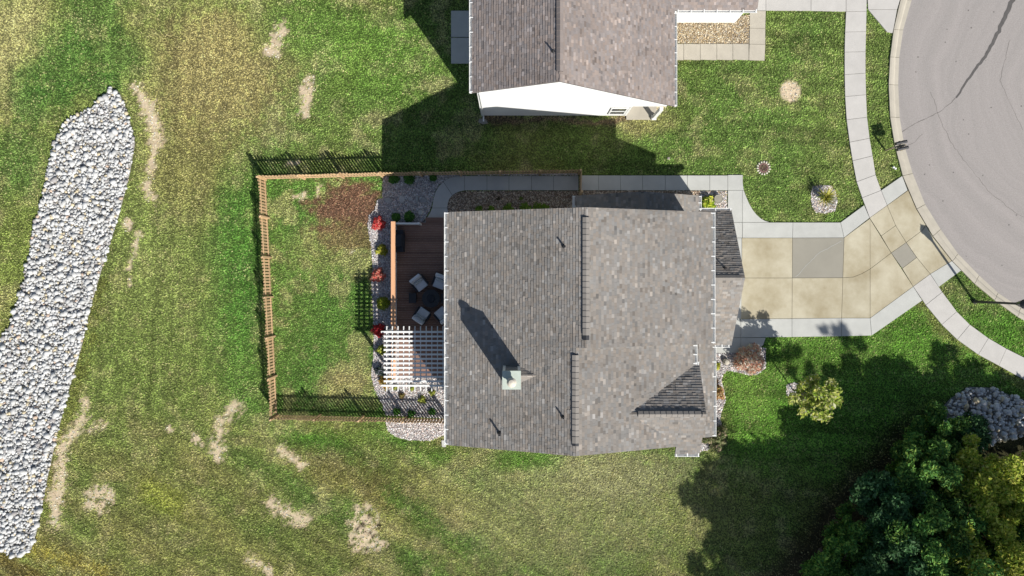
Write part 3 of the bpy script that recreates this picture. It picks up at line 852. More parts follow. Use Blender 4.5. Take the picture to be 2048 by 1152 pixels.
def cap_mesh(width, length, drop, palette, seed):
    out = []
    for i in range(5):
        mb = MB(); h = width/2; t = 0.03
        mb.add([(-h,0,-drop+t),(0,0,t),(h,0,-drop+t),(-h,length,-drop),(0,length,0),(h,length,-drop),(-h,0,-drop-0.01),(0,0,-0.01),(h,0,-drop-0.01),(-h,length,-drop-0.012),(h,length,-drop-0.012)],
               [(0,1,4,3),(1,2,5,4),(0,6,7,1),(1,7,8,2),(0,3,9,6),(2,8,10,5)], tuple(v*(0.94+0.03*i) for v in palette(None)))
        out.append(mb.mesh('cap_shingle', M['shingle'], colors=True))
    return out
def ridge_caps(rf, a, b, width=0.34, pitch=0.37, palette=OURS, vent=True, seed=1, step=0.285):
    """raised vent strip and cap shingles along the ridge a-b"""
    a, b = Vector(a), Vector(b); L_ = (b-a).length; d = (b-a)/L_
    ang = math.atan2(-d.x, d.y); hgt = 0.075 if vent else 0.03
    drop = width/2*pitch
    mb = MB(); h = width/2-0.01
    s = Vector((d.y,-d.x,0))
    if vent:
        vs = []
        for p in (a, b):
            for k, z in ((-h,-drop-0.03),(-h,-drop+hgt-0.012),(0,hgt-0.012),(h,-drop+hgt-0.012),(h,-drop-0.03)): vs.append(p+s*k+Vector((0,0,z)))
        mb.add(vs, [(0,1,6,5),(1,2,7,6),(2,3,8,7),(3,4,9,8),(4,3,2,1,0),(5,6,7,8,9)])
        mb.build('ridge_vent', M['darkmetal'], rf)
    ms = cap_mesh(width, 0.33, drop, palette, seed)
    k = int(L_/step)
    for i in range(k):
        o = link('cap_shingle', ms[random.randrange(5)], rf)
        o.location = a+d*(i*step)+Vector((0,0,hgt)); o.rotation_euler = (math.asin(max(-1,min(1,d.z))), 0, ang)
def gutter(parent, a, b, out, w=0.14, hgt=0.12, drop=-0.01):
    """open white trough below an eave from a to b, 'out' pointing away from the roof"""
    a, b, out = Vector(a), Vector(b), Vector(out).normalized()
    z = Vector((0,0,1)); mb = MB(); vs = []
    prof = [(0.0,-drop),(0.0,-drop-hgt),(w*0.75,-drop-hgt),(w,-drop-0.03),(w,-drop+0.005),(w-0.022,-drop+0.005),(w-0.022,-drop-0.03),(w*0.72,-drop-hgt+0.015),(0.015,-drop-hgt+0.015),(0.015,-drop)]
    for p in (a, b):
        for o_, zz in prof: vs.append(p+out*(o_+0.005)+z*zz)
    k = len(prof)
    mb.add(vs, [(i,(i+1)%k,k+(i+1)%k,k+i) for i in range(k)]+[tuple(range(k))[::-1], tuple(range(k,2*k))])
    L_ = (b-a).length; d = (b-a)/L_
    n = max(2, int(L_/0.75))
    for i in range(n+1):
        p = a+d*(0.06+(L_-0.12)*i/n)
        mb.bar(p-out*0.09+z*0.045, p+out*(w+0.004)+z*(-drop+0.012), 0.045, 0.014)
    return mb.build('gutter', M['gutter'], parent)

# ---- our house
house = empty('house', (3.5,-2.6,0), label='two-storey house with grey-brown shingle roof and chimney beside the deck', cat='house')
def under(o):
    o.matrix_parent_inverse = Matrix.Translation(-house.location) if o.parent == house else o.matrix_parent_inverse
    return o
EZ, SL = 6.10, 0.366
XW = -3.40
xN, zN = 3.608, EZ+SL*(3.608-XW); xS, zS = 3.111, EZ+SL*(3.111-XW)
xEN, xES = 10.48, 9.54
zEN, zES = zN-0.372*(xEN-xN), zS-0.369*(xES-xS)
yN, yM, yS = 3.47, -3.40, -8.70
GR, GE, gx1 = 7.45, 6.10, 9.80        # front gable ridge height, eave height, rake
gsl = (GR-GE)/2.335
gz = lambda y: GR-gsl*abs(y+6.83)
main_planes = [
    ([(XW,yM,EZ),(XW,yN,EZ),(xN,yN,zN),(xN,yM,zN)], (0,1,0)),
    ([(XW,yS,EZ),(XW,yM,EZ),(xS,yM,zS),(xS,yS,zS)], (0,1,0)),
    ([(xN,yM,zN),(xN,yN,zN),(xEN,yN,zEN),(xEN,yM,zEN)], (0,1,0)),
    ([(xS,yS,zS),(xS,yM,zS),(xES,yM,zES),(xES,yS,zES)], (0,1,0)),
    ([(5.86,-6.83,GR),(gx1,-6.83,GR),(gx1,-4.50,GE),(9.45,-4.50,GE)], (1,0,0)),
    ([(5.86,-6.83,GR),(8.52,-8.53,gz(-8.53)),(8.52,-6.83,GR)], (1,0,0)),
    ([(8.52,-6.83,GR),(8.52,-9.17,GE),(gx1,-9.17,GE),(gx1,-6.83,GR)], (1,0,0)),
]
rf = roof(house, main_planes, OURS, 10)
rf_low = roof(house, [
    ([(9.20,-8.96,3.75),(9.20,-3.43,3.75),(11.43,-3.60,2.92),(11.43,-8.96,2.92)], (0,1,0)),
    ([(10.0,0.04,5.28),(12.44,0.04,5.28),(12.44,3.85,2.90),(10.0,3.85,2.90)], (1,0,0)),
    ([(10.0,0.04,5.28),(12.44,0.04,5.28),(12.44,-3.77,2.90),(10.0,-3.77,2.90)], (1,0,0)),
    ([(7.10,3.0,4.86),(7.10,4.70,4.86),(3.57,4.70,2.90),(3.57,3.0,2.90)], (0,1,0)),
    ([(7.10,3.0,4.86),(7.10,4.70,4.86),(10.60,4.70,2.90),(10.60,3.0,2.90)], (0,1,0))], OURS, 30, 'lower_roof')
ridge_caps(rf, (xN,2.98,zN+0.02), (xN,-3.0,zN+0.02), seed=1)
ridge_caps(rf, (xS,-3.75,zS+0.02), (xS,-8.2,zS+0.02), seed=2)
ridge_caps(rf, (6.35,-6.83,GR+0.02), (9.6,-6.83,GR+0.02), pitch=0.58, width=0.30, seed=3)
ridge_caps(rf_low, (12.2,0.04,5.30), (10.5,0.04,5.30), pitch=0.62, width=0.30, vent=False, seed=4)
ridge_caps(rf_low, (7.10,4.6,4.87), (7.10,3.6,4.87), pitch=0.56, width=0.30, vent=False, seed=5)
for a_, b_, o_ in (((XW,yS,EZ),(XW,yN,EZ),(-1,0,0)), ((xEN,yM,zEN),(xEN,yN,zEN),(1,0,0)), ((xES,-4.50,zES),(xES,yM-0.05,zES),(1,0,0)),
                   ((9.50,-4.50,GE),(gx1,-4.50,GE),(0,1,0)), ((8.52,-9.17,GE),(gx1,-9.17,GE),(0,-1,0)),
                   ((11.43,-8.96,2.92),(11.43,-3.83,2.92),(1,0,0)), ((10.62,3.85,2.9),(12.44,3.85,2.9),(0,1,0)), ((11.45,-3.77,2.9),(12.35,-3.77,2.9),(0,-1,0)),
                   ((3.57,4.70,2.9),(3.57,3.5,2.9),(-1,0,0)), ((10.60,4.70,2.9),(10.60,3.87,2.9),(1,0,0))):
    under(gutter(house, a_, b_, o_))
for o in (rf, rf_low): under(o)
# walls
wl = MB()
def gable_prism(x0, xr, x1, zr, ze0, ze1, y0, y1):
    pr = [(x0,0),(x1,0),(x1,ze1),(xr,zr),(x0,ze0)]
    vs = [(px_,y0,pz) for px_,pz in pr]+[(px_,y1,pz) for px_,pz in pr]
    wl.add(vs, [(0,1,2,3,4),(9,8,7,6,5)]+[(i,5+i,5+(i+1)%5,(i+1)%5) for i in range(5)])
gable_prism(-3.0, xN, 10.1, zN-0.14, EZ, 6.08, yM+0.002, 3.10)
gable_prism(-3.0, xS, 9.15, zS-0.14, EZ, 6.06, -8.35, yM)
wl.box(9.15, 9.45, -8.85, -4.85, 0, 6.0)
wl.box(10.1, 12.1, -3.42, 3.5, 0, 2.80); wl.box(3.92, 10.25, 3.102, 4.4, 0, 2.80)
wl.add([(12.1,-3.42,2.8),(12.1,3.5,2.8),(12.1,0.04,5.0),(10.1,-3.42,2.8),(10.1,3.5,2.8),(10.1,0.04,5.0)], [(0,1,2),(0,2,5,3),(1,4,5,2)])
wl.add([(3.92,4.4,2.8),(10.25,4.4,2.8),(7.1,4.4,4.6),(3.92,3.102,2.8),(10.25,3.102,2.8),(7.1,3.102,4.6)], [(0,2,1),(0,3,5,2),(1,2,5,4)])
under(wl.build('wall', M['siding_grey'], house))
def window(parent, c, axis, w, h, fix, depth=0.05):
    """framed double-hung window; axis = outward normal"""
    n = Vector(axis); s = Vector((-n.y, n.x, 0)); c = Vector(c)
    g = MB(); g.bar(c-s*(w/2)+n*0.012, c+s*(w/2)+n*0.012, 0.02, h, up=(0,0,1))
    win = g.build('window', M['glass'], parent); fix(win)
    f = MB()
    for sg in (-1, 1):
        f.bar(c+s*(sg*(w/2+0.04))-Vector((0,0,h/2+0.08))+n*0.03, c+s*(sg*(w/2+0.04))+Vector((0,0,h/2+0.08))+n*0.03, 0.08, depth, up=n)
        f.bar(c-s*(w/2)+Vector((0,0,sg*(h/2+0.04)))+n*0.03, c+s*(w/2)+Vector((0,0,sg*(h/2+0.04)))+n*0.03, depth, 0.08)
    f.bar(c-s*(w/2)+n*0.03, c+s*(w/2)+n*0.03, depth, 0.05)
    f.build('frame', M['trim'], win)
    return win
for c_, a_, w_, h_ in (((-3.0,2.0,4.6),(-1,0,0),0.9,1.4),((-3.0,-1.6,4.6),(-1,0,0),1.8,1.4),((-3.0,-6.6,4.6),(-1,0,0),1.5,1.4),((-3.0,-0.2,1.6),(-1,0,0),1.8,1.9),((-3.0,-7.3,1.7),(-1,0,0),1.2,1.4),
                       ((0.5,3.10,4.6),(0,1,0),0.9,1.4),((0.5,-8.35,1.7),(0,-1,0),0.9,1.4),((5.5,-8.35,4.6),(0,-1,0),0.9,1.4),((9.45,-6.8,4.6),(1,0,0),1.6,1.4),((10.1,2.0,4.95),(1,0,0),1.0,0.9)):
    window(house, c_, a_, w_, h_, under)
# garage door with its panels, porch posts, front door
gd = MB(); gd.box(12.1,12.14,-2.5,2.5,0.05,2.3)
gdo = under(gd.build('garage_door', M['white'], house))
for r_ in range(4):
    for k in range(4):
        q = MB(); q.box(12.14,12.155,-2.35+1.2*k,-1.3+1.2*k,0.15+0.54*r_,0.56+0.54*r_); q.build('panel', M['trim'], gdo)
fd = MB(); fd.box(9.15,9.2,-4.7,-3.75,0.15,2.25); fdo = under(fd.build('front_door', M['darkmetal'], house)); q = MB(); q.lathe([(0.03,-0.02),(0.035,0.0),(0.03,0.02)], 10, (9.23,-3.85)); k_ = q.build('door_knob', M['brass'], fdo); k_.location.z = 1.1
for y_ in (-8.75,-6.4,-4.05):
    q = MB(); q.box(11.15,11.35,y_-0.1,y_+0.1,0.1,2.9); q.box(11.1,11.4,y_-0.15,y_+0.15,0.1,0.3); under(q.build('porch_post', M['trim'], house))
q = MB(); q.box(9.15,11.4,-8.9,-3.9,0.0,0.12); under(q.build('porch_floor', M['concrete'], house))
# chimney
def roof_w(x): return EZ+SL*(x-XW)
ch = MB(); cx0, cx1, cy0, cy1, ct = -0.45, 0.41, -5.27, -4.41, 9.42
ch.box(cx0+0.03,cx1-0.03,cy0+0.03,cy1-0.03,6.6,ct)
chim = under(ch.build('chimney', M['chase'], house))
for xa, ya in ((cx0,cy0),(cx1,cy0),(cx0,cy1),(cx1,cy1)):
    q = MB(); sx = 1 if xa == cx0 else -1; sy = 1 if ya == cy0 else -1
    q.box(min(xa,xa+sx*0.13),max(xa,xa+sx*0.13),min(ya,ya+sy*0.13),max(ya,ya+sy*0.13),6.55,ct-0.01); q.build('corner_trim', M['trim'], chim)
q = MB(); q.box(cx0-0.015,cx1+0.015,cy0-0.015,cy1+0.015,ct,ct+0.07); cap = q.build('chimney_cap', M['capmetal'], chim)
q = MB(); q.lathe([(0.15,ct+0.07),(0.15,ct+0.42),(0.23,ct+0.42),(0.23,ct+0.50),(0.14,ct+0.60),(0.03,ct+0.63)], 20, (-0.02,-4.90)); q.build('flue', M['brass'], cap, smooth=False)
q = MB()
for xa_, xb_, ya_, yb_ in ((cx0-0.12,cx0-0.002,cy0-0.12,cy1+0.12),(cx0-0.002,cx1+0.02,cy0-0.12,cy0-0.002),(cx0-0.002,cx1+0.02,cy1+0.002,cy1+0.12)):
    q.add([(xa_,ya_,roof_w(xa_)+0.045),(xb_,ya_,roof_w(xb_)+0.045),(xb_,yb_,roof_w(xb_)+0.045),(xa_,yb_,roof_w(xa_)+0.045)],[(0,1,2,3)])
q.build('flashing', M['flash'], chim)
# cricket behind the chimney
zc = lambda x: roof_w(x)
apx = 1.25
slab_c = MB(); sh_c = MB()
for ys in (cy0+0.02, cy1-0.02):
    pl = [(cx1-0.02,-4.84,zc(apx)+0.01),(apx,-4.84,zc(apx)+0.01),(cx1-0.02,ys,zc(cx1)+0.01)]
    tabs(sh_c, pl, (1,0,0), 0.145, 0.2, 0.4, 0.012, OURS, 77)
    slab(slab_c, pl, 0.3)
cc = under(slab_c.build('chimney_cricket', M['roofdeck'], house)); s_ = sh_c.build('shingles', M['shingle'], cc, colors=True); tag(s_, kind='stuff')
# vent pipes
def vent(px_, py_, hgt, rad, zfun, parent, fix):
    z = 7.0
    for _ in range(12):
        x_ = (px_-CX)*(H-z)/FPX; y_ = (CY-py_)*(H-z)/FPX; z = zfun(x_, y_)
    q = MB(); q.lathe([(rad*2.2,z-0.02),(rad*2.0,z+0.05),(rad*1.1,z+0.12),(rad,z+0.13),(rad,z+hgt),(rad*0.7,z+hgt),(rad*0.7,z+hgt-0.03)], 12, (x_,y_))
    return fix(q.build('vent_pipe', M['darkmetal'], parent))
for a_ in ((1128,493,0.36,0.045),(1126,834,0.36,0.045),(999,866,0.50,0.055)): vent(*a_, lambda x,y: roof_w(x), house, under)
vent(1449,536,0.40,0.04, lambda x,y: 5.28-0.625*abs(y-0.04), house, under)

# ---- the neighbours' house
nbh = empty('house', (3,15,0), label='white-sided house with brown shingle roof and tan pebble bed', cat='house')
def under2(o):
    o.matrix_parent_inverse = Matrix.Translation(-nbh.location) if o.parent == nbh else o.matrix_parent_inverse
    return o
nW, nR, nE = (-2.09, 6.10), (2.36, 8.31), (9.16, 3.13)
nS, nN = 9.70, 23.0
rf2 = roof(nbh, [([(nW[0],nS,nW[1]),(nW[0],nN,nW[1]),(nR[0],nN,nR[1]),(nR[0],nS,nR[1])], (0,1,0)),
                 ([(nR[0],nS,nR[1]),(nR[0],nN,nR[1]),(nE[0],nN,nE[1]),(nE[0],nS,nE[1])], (0,1,0)),
                 ([(6.0,15.12,3.13),(13.82,15.12,3.13),(13.82,19.2,5.2),(6.0,19.2,5.2)], (1,0,0)),
                 ([(6.0,23.3,3.13),(13.82,23.3,3.13),(13.82,19.2,5.2),(6.0,19.2,5.2)], (1,0,0))], THEIRS, 50)
under2(rf2)
ridge_caps(rf2, (nR[0],10.2,nR[1]+0.02), (nR[0],20,nR[1]+0.02), pitch=0.6, palette=THEIRS, seed=9)
for a_, b_, o_ in (((nW[0],nS,nW[1]),(nW[0],nN,nW[1]),(-1,0,0)), ((nE[0],nS,nE[1]),(nE[0],15.0,nE[1]),(1,0,0)), ((9.3,15.12,3.13),(13.82,15.12,3.13),(0,-1,0))):
    under2(gutter(nbh, a_, b_, o_))
# lap siding of the gable wall, course by course, over a solid core
yw = 9.86
core = MB()
zt = lambda x: (nW[1]+(x-nW[0])*(nR[1]-nW[1])/(nR[0]-nW[0]) if x < nR[0] else nR[1]-(x-nR[0])*(nR[1]-nE[1])/(nE[0]-nR[0]))-0.13
xa, xb, xe = -1.85, 6.90, 8.85
core.add([(xa,yw+0.03,0),(xb,yw+0.03,0),(xb,yw+0.03,2.45),(xe,yw+0.03,2.45),(xe,yw+0.03,zt(xe)),(nR[0],yw+0.03,zt(nR[0])),(xa,yw+0.03,zt(xa))], [tuple(range(7))])
core.box(xa,xb,yw+0.032,22.5,0,3.0); core.box(xa,nR[0]+2.5,yw+0.034,22.5,3.0,5.9); core.box(9.0,13.5,15.52,22.5,0,3.0)
wall2 = under2(core.build('wall', M['siding'], nbh))
lap = MB()
for pl in ([(xa,yw,0.12),(xb,yw,0.12),(xb,yw,2.45),(xb,yw,zt(xb)),(nR[0],yw,zt(nR[0])),(xa,yw,zt(xa))], [(xb,yw,2.45),(xe,yw,2.45),(xe,yw,zt(xe)),(xb,yw,zt(xb))]):
    n0 = len(lap.v)
    zz = 0.12 if pl[0][2] < 1 else 2.45
    while zz < max(p[2] for p in pl):
        q = clip([(-9,zz),(20,zz),(20,zz+0.125),(-9,zz+0.125)], ccw([(p[0],p[2]) for p in pl]))
        if len(q) >= 3:
            vs = [(a_, yw+0.02-0.018*(1-(b_-zz)/0.125), b_) for a_, b_ in q]+[(a_, yw+0.03, b_) for a_, b_ in q]
            k = len(q); lap.add(vs, [tuple(range(k))]+[(i,k+i,k+(i+1)%k,(i+1)%k) for i in range(k)])
        zz += 0.125
tag(lap.build('lap_siding', M['siding'], wall2), kind='stuff')
for x_, zt_ in ((xa+0.05,zt(xa)),(xb-0.05,2.45)):
    q = MB(); q.box(x_-0.06,x_+0.06,yw-0.012,yw+0.025,0.1,zt_-0.02); q.build('corner_trim', M['trim'], wall2)
# garage wing siding
lap = MB(); zz = 0.12
while zz < 2.95:
    lap.add([(9.0,15.49,zz),(13.5,15.49,zz),(13.5,15.507,zz+0.125),(9.0,15.507,zz+0.125),(9.0,15.52,zz),(13.5,15.52,zz)], [(0,1,2,3),(0,4,5,1)]); zz += 0.125
tag(lap.build('lap_siding', M['siding'], wall2), kind='stuff')
q = MB(); q.box(9.2,13.82,15.13,15.5,3.0,3.03); q.build('soffit', M['trim'], wall2)
window(nbh, (6.22,yw-0.012,1.38), (0,-1,0), 0.82, 1.45, under2)
# porch at the south-east corner
q = MB(); q.box(6.92,8.75,9.62,14.9,0.02,0.13); under2(q.build('porch_floor', M['curb'], nbh))
for y_ in (9.72, 12.2, 14.6):
    q = MB(); q.box(8.46,8.66,y_-0.1,y_+0.1,0.13,2.5); q.box(8.42,8.70,y_-0.14,y_+0.14,0.13,0.35); under2(q.build('porch_post', M['trim'], nbh))
q = MB(); q.box(8.46,8.66,9.9,14.9,2.46,2.78); under2(q.build('porch_beam', M['trim'], nbh))
q = MB(); q.box(6.9,6.95,11.2,12.2,0.15,2.2); under2(q.build('front_door', M['darkmetal'], nbh))
q = MB(); q.tube([(-1.72,yw-0.08,5.7),(-1.72,yw-0.08,0.25),(-1.72,yw-0.35,0.12)], [0.045]*3, 6); under2(q.build('downspout', M['gutter'], nbh))
z0 = 7.6
q = MB(); vx, vy = (1105-CX)*(H-7.6)/FPX, (CY-110)*(H-7.6)/FPX; vz = nW[1]+(vx-nW[0])*0.4966
q.lathe([(0.09,vz-0.02),(0.08,vz+0.06),(0.045,vz+0.12),(0.04,vz+0.36),(0.03,vz+0.36)], 12, (vx,vy)); under2(q.build('vent_pipe', M['darkmetal'], nbh))
sb = MB(); sb.prism(w2([(958,238),(972,238),(976,247),(966,249),(957,245)]), 0.004, 0.07)
tag(sb.build('splash_block', M['concrete_grey'], bevel=0.015), 'grey concrete splash block at the corner of the white wall', 'splash block')

# ------------------------------------------------------------------ deck, railing, pergola
DZ = 0.42
dk_x0, dk_x1 = (786-CX)*(H-DZ)/FPX, -3.02
dk_y1, dk_y0 = (CY-446)*(H-DZ)/FPX, (CY-752)*(H-DZ)/FPX
deck = empty('deck', ((dk_x0+dk_x1)/2,(dk_y0+dk_y1)/2,0), label='dark brown plank deck with white railing behind the house', cat='deck')
INV = Matrix.Translation(-deck.location)
def dkp(o): o.matrix_parent_inverse = INV; return o
nb_ = 64; pw = (dk_y1-dk_y0)/nb_
bm_ = MB(); bm_.box(0,dk_x1-dk_x0,0.004,pw-0.004,0,0.035); bme = bm_.mesh('deck_board', M['deck'])
for i in range(nb_):
    o = dkp(link('deck_board', bme, deck)); o.location = (dk_x0, dk_y0+i*pw, DZ-0.035)
for a_, b_ in (((dk_x0-0.02,dk_y0),(dk_x0-0.02,dk_y1)), ((dk_x0,dk_y1+0.02),(dk_x1,dk_y1+0.02)), ((dk_x0,dk_y0-0.02),(dk_x1,dk_y0-0.02))):
    q = MB(); q.bar((a_[0],a_[1],DZ-0.14),(b_[0],b_[1],DZ-0.14),0.035,0.26); dkp(q.build('rim_joist', M['deck'], deck))
for x_ in (dk_x0+0.3, (dk_x0+dk_x1)/2, dk_x1-0.3):
    for k in range(5):
        y_ = dk_y0+0.3+(dk_y1-dk_y0-0.6)*k/4
        q = MB(); q.box(x_-0.06,x_+0.06,y_-0.06,y_+0.06,0,DZ-0.04); dkp(q.build('post', M['timber'], deck))
st = MB(); st.box(-5.2,-3.1,dk_y1+0.05,dk_y1+0.35,0.06,0.22); dkp(st.build('step', M['deck'], deck))
# railing west and north
rl = empty('railing'); rl.parent = deck; dkp(rl)
capz = DZ+1.08
rx = -6.96; ry1 = (CY-447)*(H-capz)/FPX+0.02; ry0 = dk_y0+0.1
q = MB(); q.box(rx-0.135,rx+0.135,ry0-0.1,ry1+0.1,capz-0.03,capz); q.build('rail_cap', M['rimwood'], rl)
def rail(a, b, n):
    a, b = Vector(a), Vector(b)
    q = MB(); q.bar(a+Vector((0,0,capz-0.06)), b+Vector((0,0,capz-0.06)), 0.07, 0.05); q.build('top_rail', M['white'], rl)
    q = MB(); q.bar(a+Vector((0,0,DZ+0.10)), b+Vector((0,0,DZ+0.10)), 0.06, 0.05); q.build('bottom_rail', M['white'], rl)
    bl = MB(); bl.box(-0.02,0.02,-0.02,0.02,DZ+0.12,capz-0.085); bme_ = bl.mesh('baluster', M['white'])
    for i in range(n):
        o = link('baluster', bme_, rl); o.location = a.lerp(b, (i+0.5)/n)
    ps = MB(); ps.box(-0.055,0.055,-0.055,0.055,0.0,capz-0.03); pme = ps.mesh('rail_post', M['white'])
    k = max(1, round((b-a).length/2.2))
    for i in range(k+1):
        o = link('rail_post', pme, rl); o.location = a.lerp(b, i/k)
rail((rx,ry1,0),(rx,ry0,0), 66)
rail((rx+0.08,ry1,0),((837-CX)*(H-capz)/FPX,ry1,0), 11)

PZ = 3.12
def pg(px_, py_, z): return P(px_, py_, z)
perg = empty('pergola', (-6.5,-4.6,0), label='white slatted pergola over the south end of the deck', cat='pergola')
PINV = Matrix.Translation(-perg.location)
def pgp(o): o.matrix_parent_inverse = PINV; return o
for py_ in (664, 771.5):
    a_ = P(762, py_, PZ-0.05); b_ = P(897, py_, PZ-0.05); b_.x = -3.02
    q = MB(); q.bar(a_-Vector((0,0,0.09)), b_-Vector((0,0,0.09)), 0.10, 0.18); pgp(q.build('beam', M['white'], perg))
    q = MB(); px0 = P(774, py_, PZ).x; q.box(px0-0.08,px0+0.08,a_.y-0.08,a_.y+0.08,0,PZ-0.235); q.box(px0-0.12,px0+0.12,a_.y-0.12,a_.y+0.12,0,0.25); pgp(q.build('post', M['white'], perg))
for i in range(11):
    px_ = 773.5+11.25*i
    a_ = P(px_, 652.5, PZ+0.06); b_ = P(px_, 782.5, PZ+0.06)
    q = MB(); q.bar(a_-Vector((0,0,0.045)), b_-Vector((0,0,0.045)), 0.05, 0.13); pgp(q.build('rafter', M['white'], perg))
for i in range(13):
    py_ = 664+(771.5-664)*i/12
    a_ = P(767.5, py_, PZ+0.12); b_ = P(897, py_, PZ+0.12); b_.x = -3.05
    q = MB(); q.bar(a_, b_, 0.105, 0.035); pgp(q.build('slat', M['white'], perg))

# ------------------------------------------------------------------ deck furniture
def bev(x0,x1,y0,y1,z0,z1,b=0.04,seg=2):
    q = MB(); q.box(x0,x1,y0,y1,z0,z1); return q, b, seg
def part(parent, name, m, box, b=0.03, rx_=0.0, piv=None, smooth=True):
    q = MB(); q.box(*box)
    me = q.mesh(name, m, bevel=b, seg=3, smooth=smooth)
    if rx_:
        me.transform(Matrix.Translation(piv) @ Matrix.Rotation(rx_, 4, 'X') @ Matrix.Translation(-Vector(piv)))
    return link(name, me, parent)
chair = empty('armchair')
part(chair,'base',M['wicker'],(-0.36,0.36,-0.38,0.34,0.12,0.30),0.03)
for sx in (-1,1):
    part(chair,'armrest',M['wicker'],(sx*0.40-0.045,sx*0.40+0.045,-0.36,0.34,0.12,0.50),0.03)
    for sy in (-1,1): part(chair,'leg',M['darkmetal'],(sx*0.34-0.03,sx*0.34+0.03,sy*0.30-0.03,sy*0.30+0.03,0,0.14),0.005,smooth=False)
part(chair,'back_frame',M['wicker'],(-0.40,0.40,0.30,0.37,0.2,0.78),0.03,-0.22,(0,0.33,0.3))
part(chair,'seat_cushion',M['cushion'],(-0.34,0.34,-0.42,0.20,0.30,0.44),0.05)
part(chair,'back_cushion',M['cushion'],(-0.37,0.37,0.14,0.32,0.40,0.90),0.06,-0.28,(0,0.25,0.42))
part(chair,'lumbar_pillow',M['cushion_dark'],(-0.29,0.29,0.0,0.12,0.43,0.66),0.045,-0.35,(0,0.06,0.45))
tc = P(862,597,DZ+0.55); tc = Vector((tc.x,tc.y,DZ))
spots = ((838,566),(880,563),(843,631),(885,630))
labs = ('beside the square ottoman, back towards the grill','under the eave, back towards the gutter and the path','between the ottoman and the pergola','between the eave and the pergola')
for i,(sx,sy) in enumerate(spots):
    c_ = P(sx, sy, DZ+0.5); o = chair if i == 0 else copy_tree(chair)
    o.location = (c_.x,c_.y,DZ); dv = Vector((c_.x,c_.y,0))-Vector((tc.x,tc.y,0))
    o.rotation_euler = (0,0,math.atan2(dv.y,dv.x)-math.pi/2+(0.0,0.12,-0.08,0.1)[i])
    tag(o,'pale cushioned armchair '+labs[i],'armchair','armchairs round the fire table')
tb = empty('fire_table', tc, label='round dark fire table between the four armchairs', cat='table')
q = MB(); q.lathe([(0.34,0.0),(0.36,0.06),(0.30,0.12),(0.32,0.50),(0.50,0.53)], 32); q.build('pedestal', M['wicker'], tb)
q = MB(); q.lathe([(0.20,0.535),(0.53,0.53),(0.545,0.55),(0.53,0.575),(0.24,0.58),(0.23,0.56)], 40); q.build('table_top', M['darkmetal'], tb)
q = MB(); q.lathe([(0.21,0.54),(0.225,0.60),(0.20,0.612),(0.02,0.615)], 32); q.build('burner_lid', M['black'], tb)
c_ = P(825,596,DZ+0.4)
ot = empty('ottoman', (c_.x,c_.y,DZ), label='dark square ottoman on the deck beside the fire table', cat='ottoman')
part(ot,'body',M['wicker'],(-0.20,0.20,-0.28,0.28,0.03,0.36),0.02); part(ot,'lid',M['darkmetal'],(-0.22,0.22,-0.30,0.30,0.36,0.42),0.02)
for sx in (-1,1):
    for sy in (-1,1): part(ot,'foot',M['darkmetal'],(sx*0.16-0.025,sx*0.16+0.025,sy*0.24-0.025,sy*0.24+0.025,0,0.035),0.004,smooth=False)
c_ = P(889,597,DZ+0.4)
ot2 = copy_tree(ot); ot2.location = (c_.x,c_.y,DZ); tag(ot2,'dark storage box half hidden under the eave gutter','ottoman')
# covered grill
c_ = P(797,482,DZ+0.6)
gr = empty('grill', (c_.x,c_.y,DZ), label='covered black barbecue grill in the corner of the deck railing', cat='grill')
q = MB(); prof = [(-0.28,0.02),(0.32,0.02),(0.32,0.80),(0.22,1.02),(0.02,1.10),(-0.12,1.08),(-0.26,0.86)]
vs = [(x_,-0.36,z_) for x_,z_ in prof]+[(x_,0.36,z_) for x_,z_ in prof]; k = len(prof)
q.add(vs, [tuple(range(k)),tuple(range(k,2*k))[::-1]]+[(i,k+i,k+(i+1)%k,(i+1)%k) for i in range(k)]); q.build('cover', M['black'], gr, bevel=0.025)
for sy in (-1,1): part(gr,'side_shelf',M['black'],(-0.24,0.30,min(sy*0.34,sy*0.64),max(sy*0.34,sy*0.64),0.05,0.86),0.03)
part(gr,'handle',M['darkmetal'],(0.325,0.365,-0.28,0.28,0.78,0.82),0.01)

# ------------------------------------------------------------------ picket fence
def picket_mesh():
    mb = MB(); w = 0.057; t = 0.008
    pr = [(-w,0.03),(w,0.03),(w,0.955),(w*0.55,1.0),(-w*0.55,1.0),(-w,0.955)]
    vs = [(x_,-t,z_) for x_,z_ in pr]+[(x_,t,z_) for x_,z_ in pr]
    mb.add(vs,[tuple(range(6)),tuple(range(6,12))[::-1]]+[(i,6+i,6+(i+1)%6,(i+1)%6) for i in range(6)])
    return mb.mesh('picket', M['fence'])
PK = picket_mesh()
pm_ = MB(); pm_.box(-0.05,0.05,-0.05,0.05,0,1.62); pm_.add([(-0.06,-0.06,1.62),(0.06,-0.06,1.62),(0.06,0.06,1.62),(-0.06,0.06,1.62),(0,0,1.68)],[(0,1,4),(1,2,4),(2,3,4),(3,0,4),(3,2,1,0)])
PM = pm_.mesh('fence_post', M['fence'])
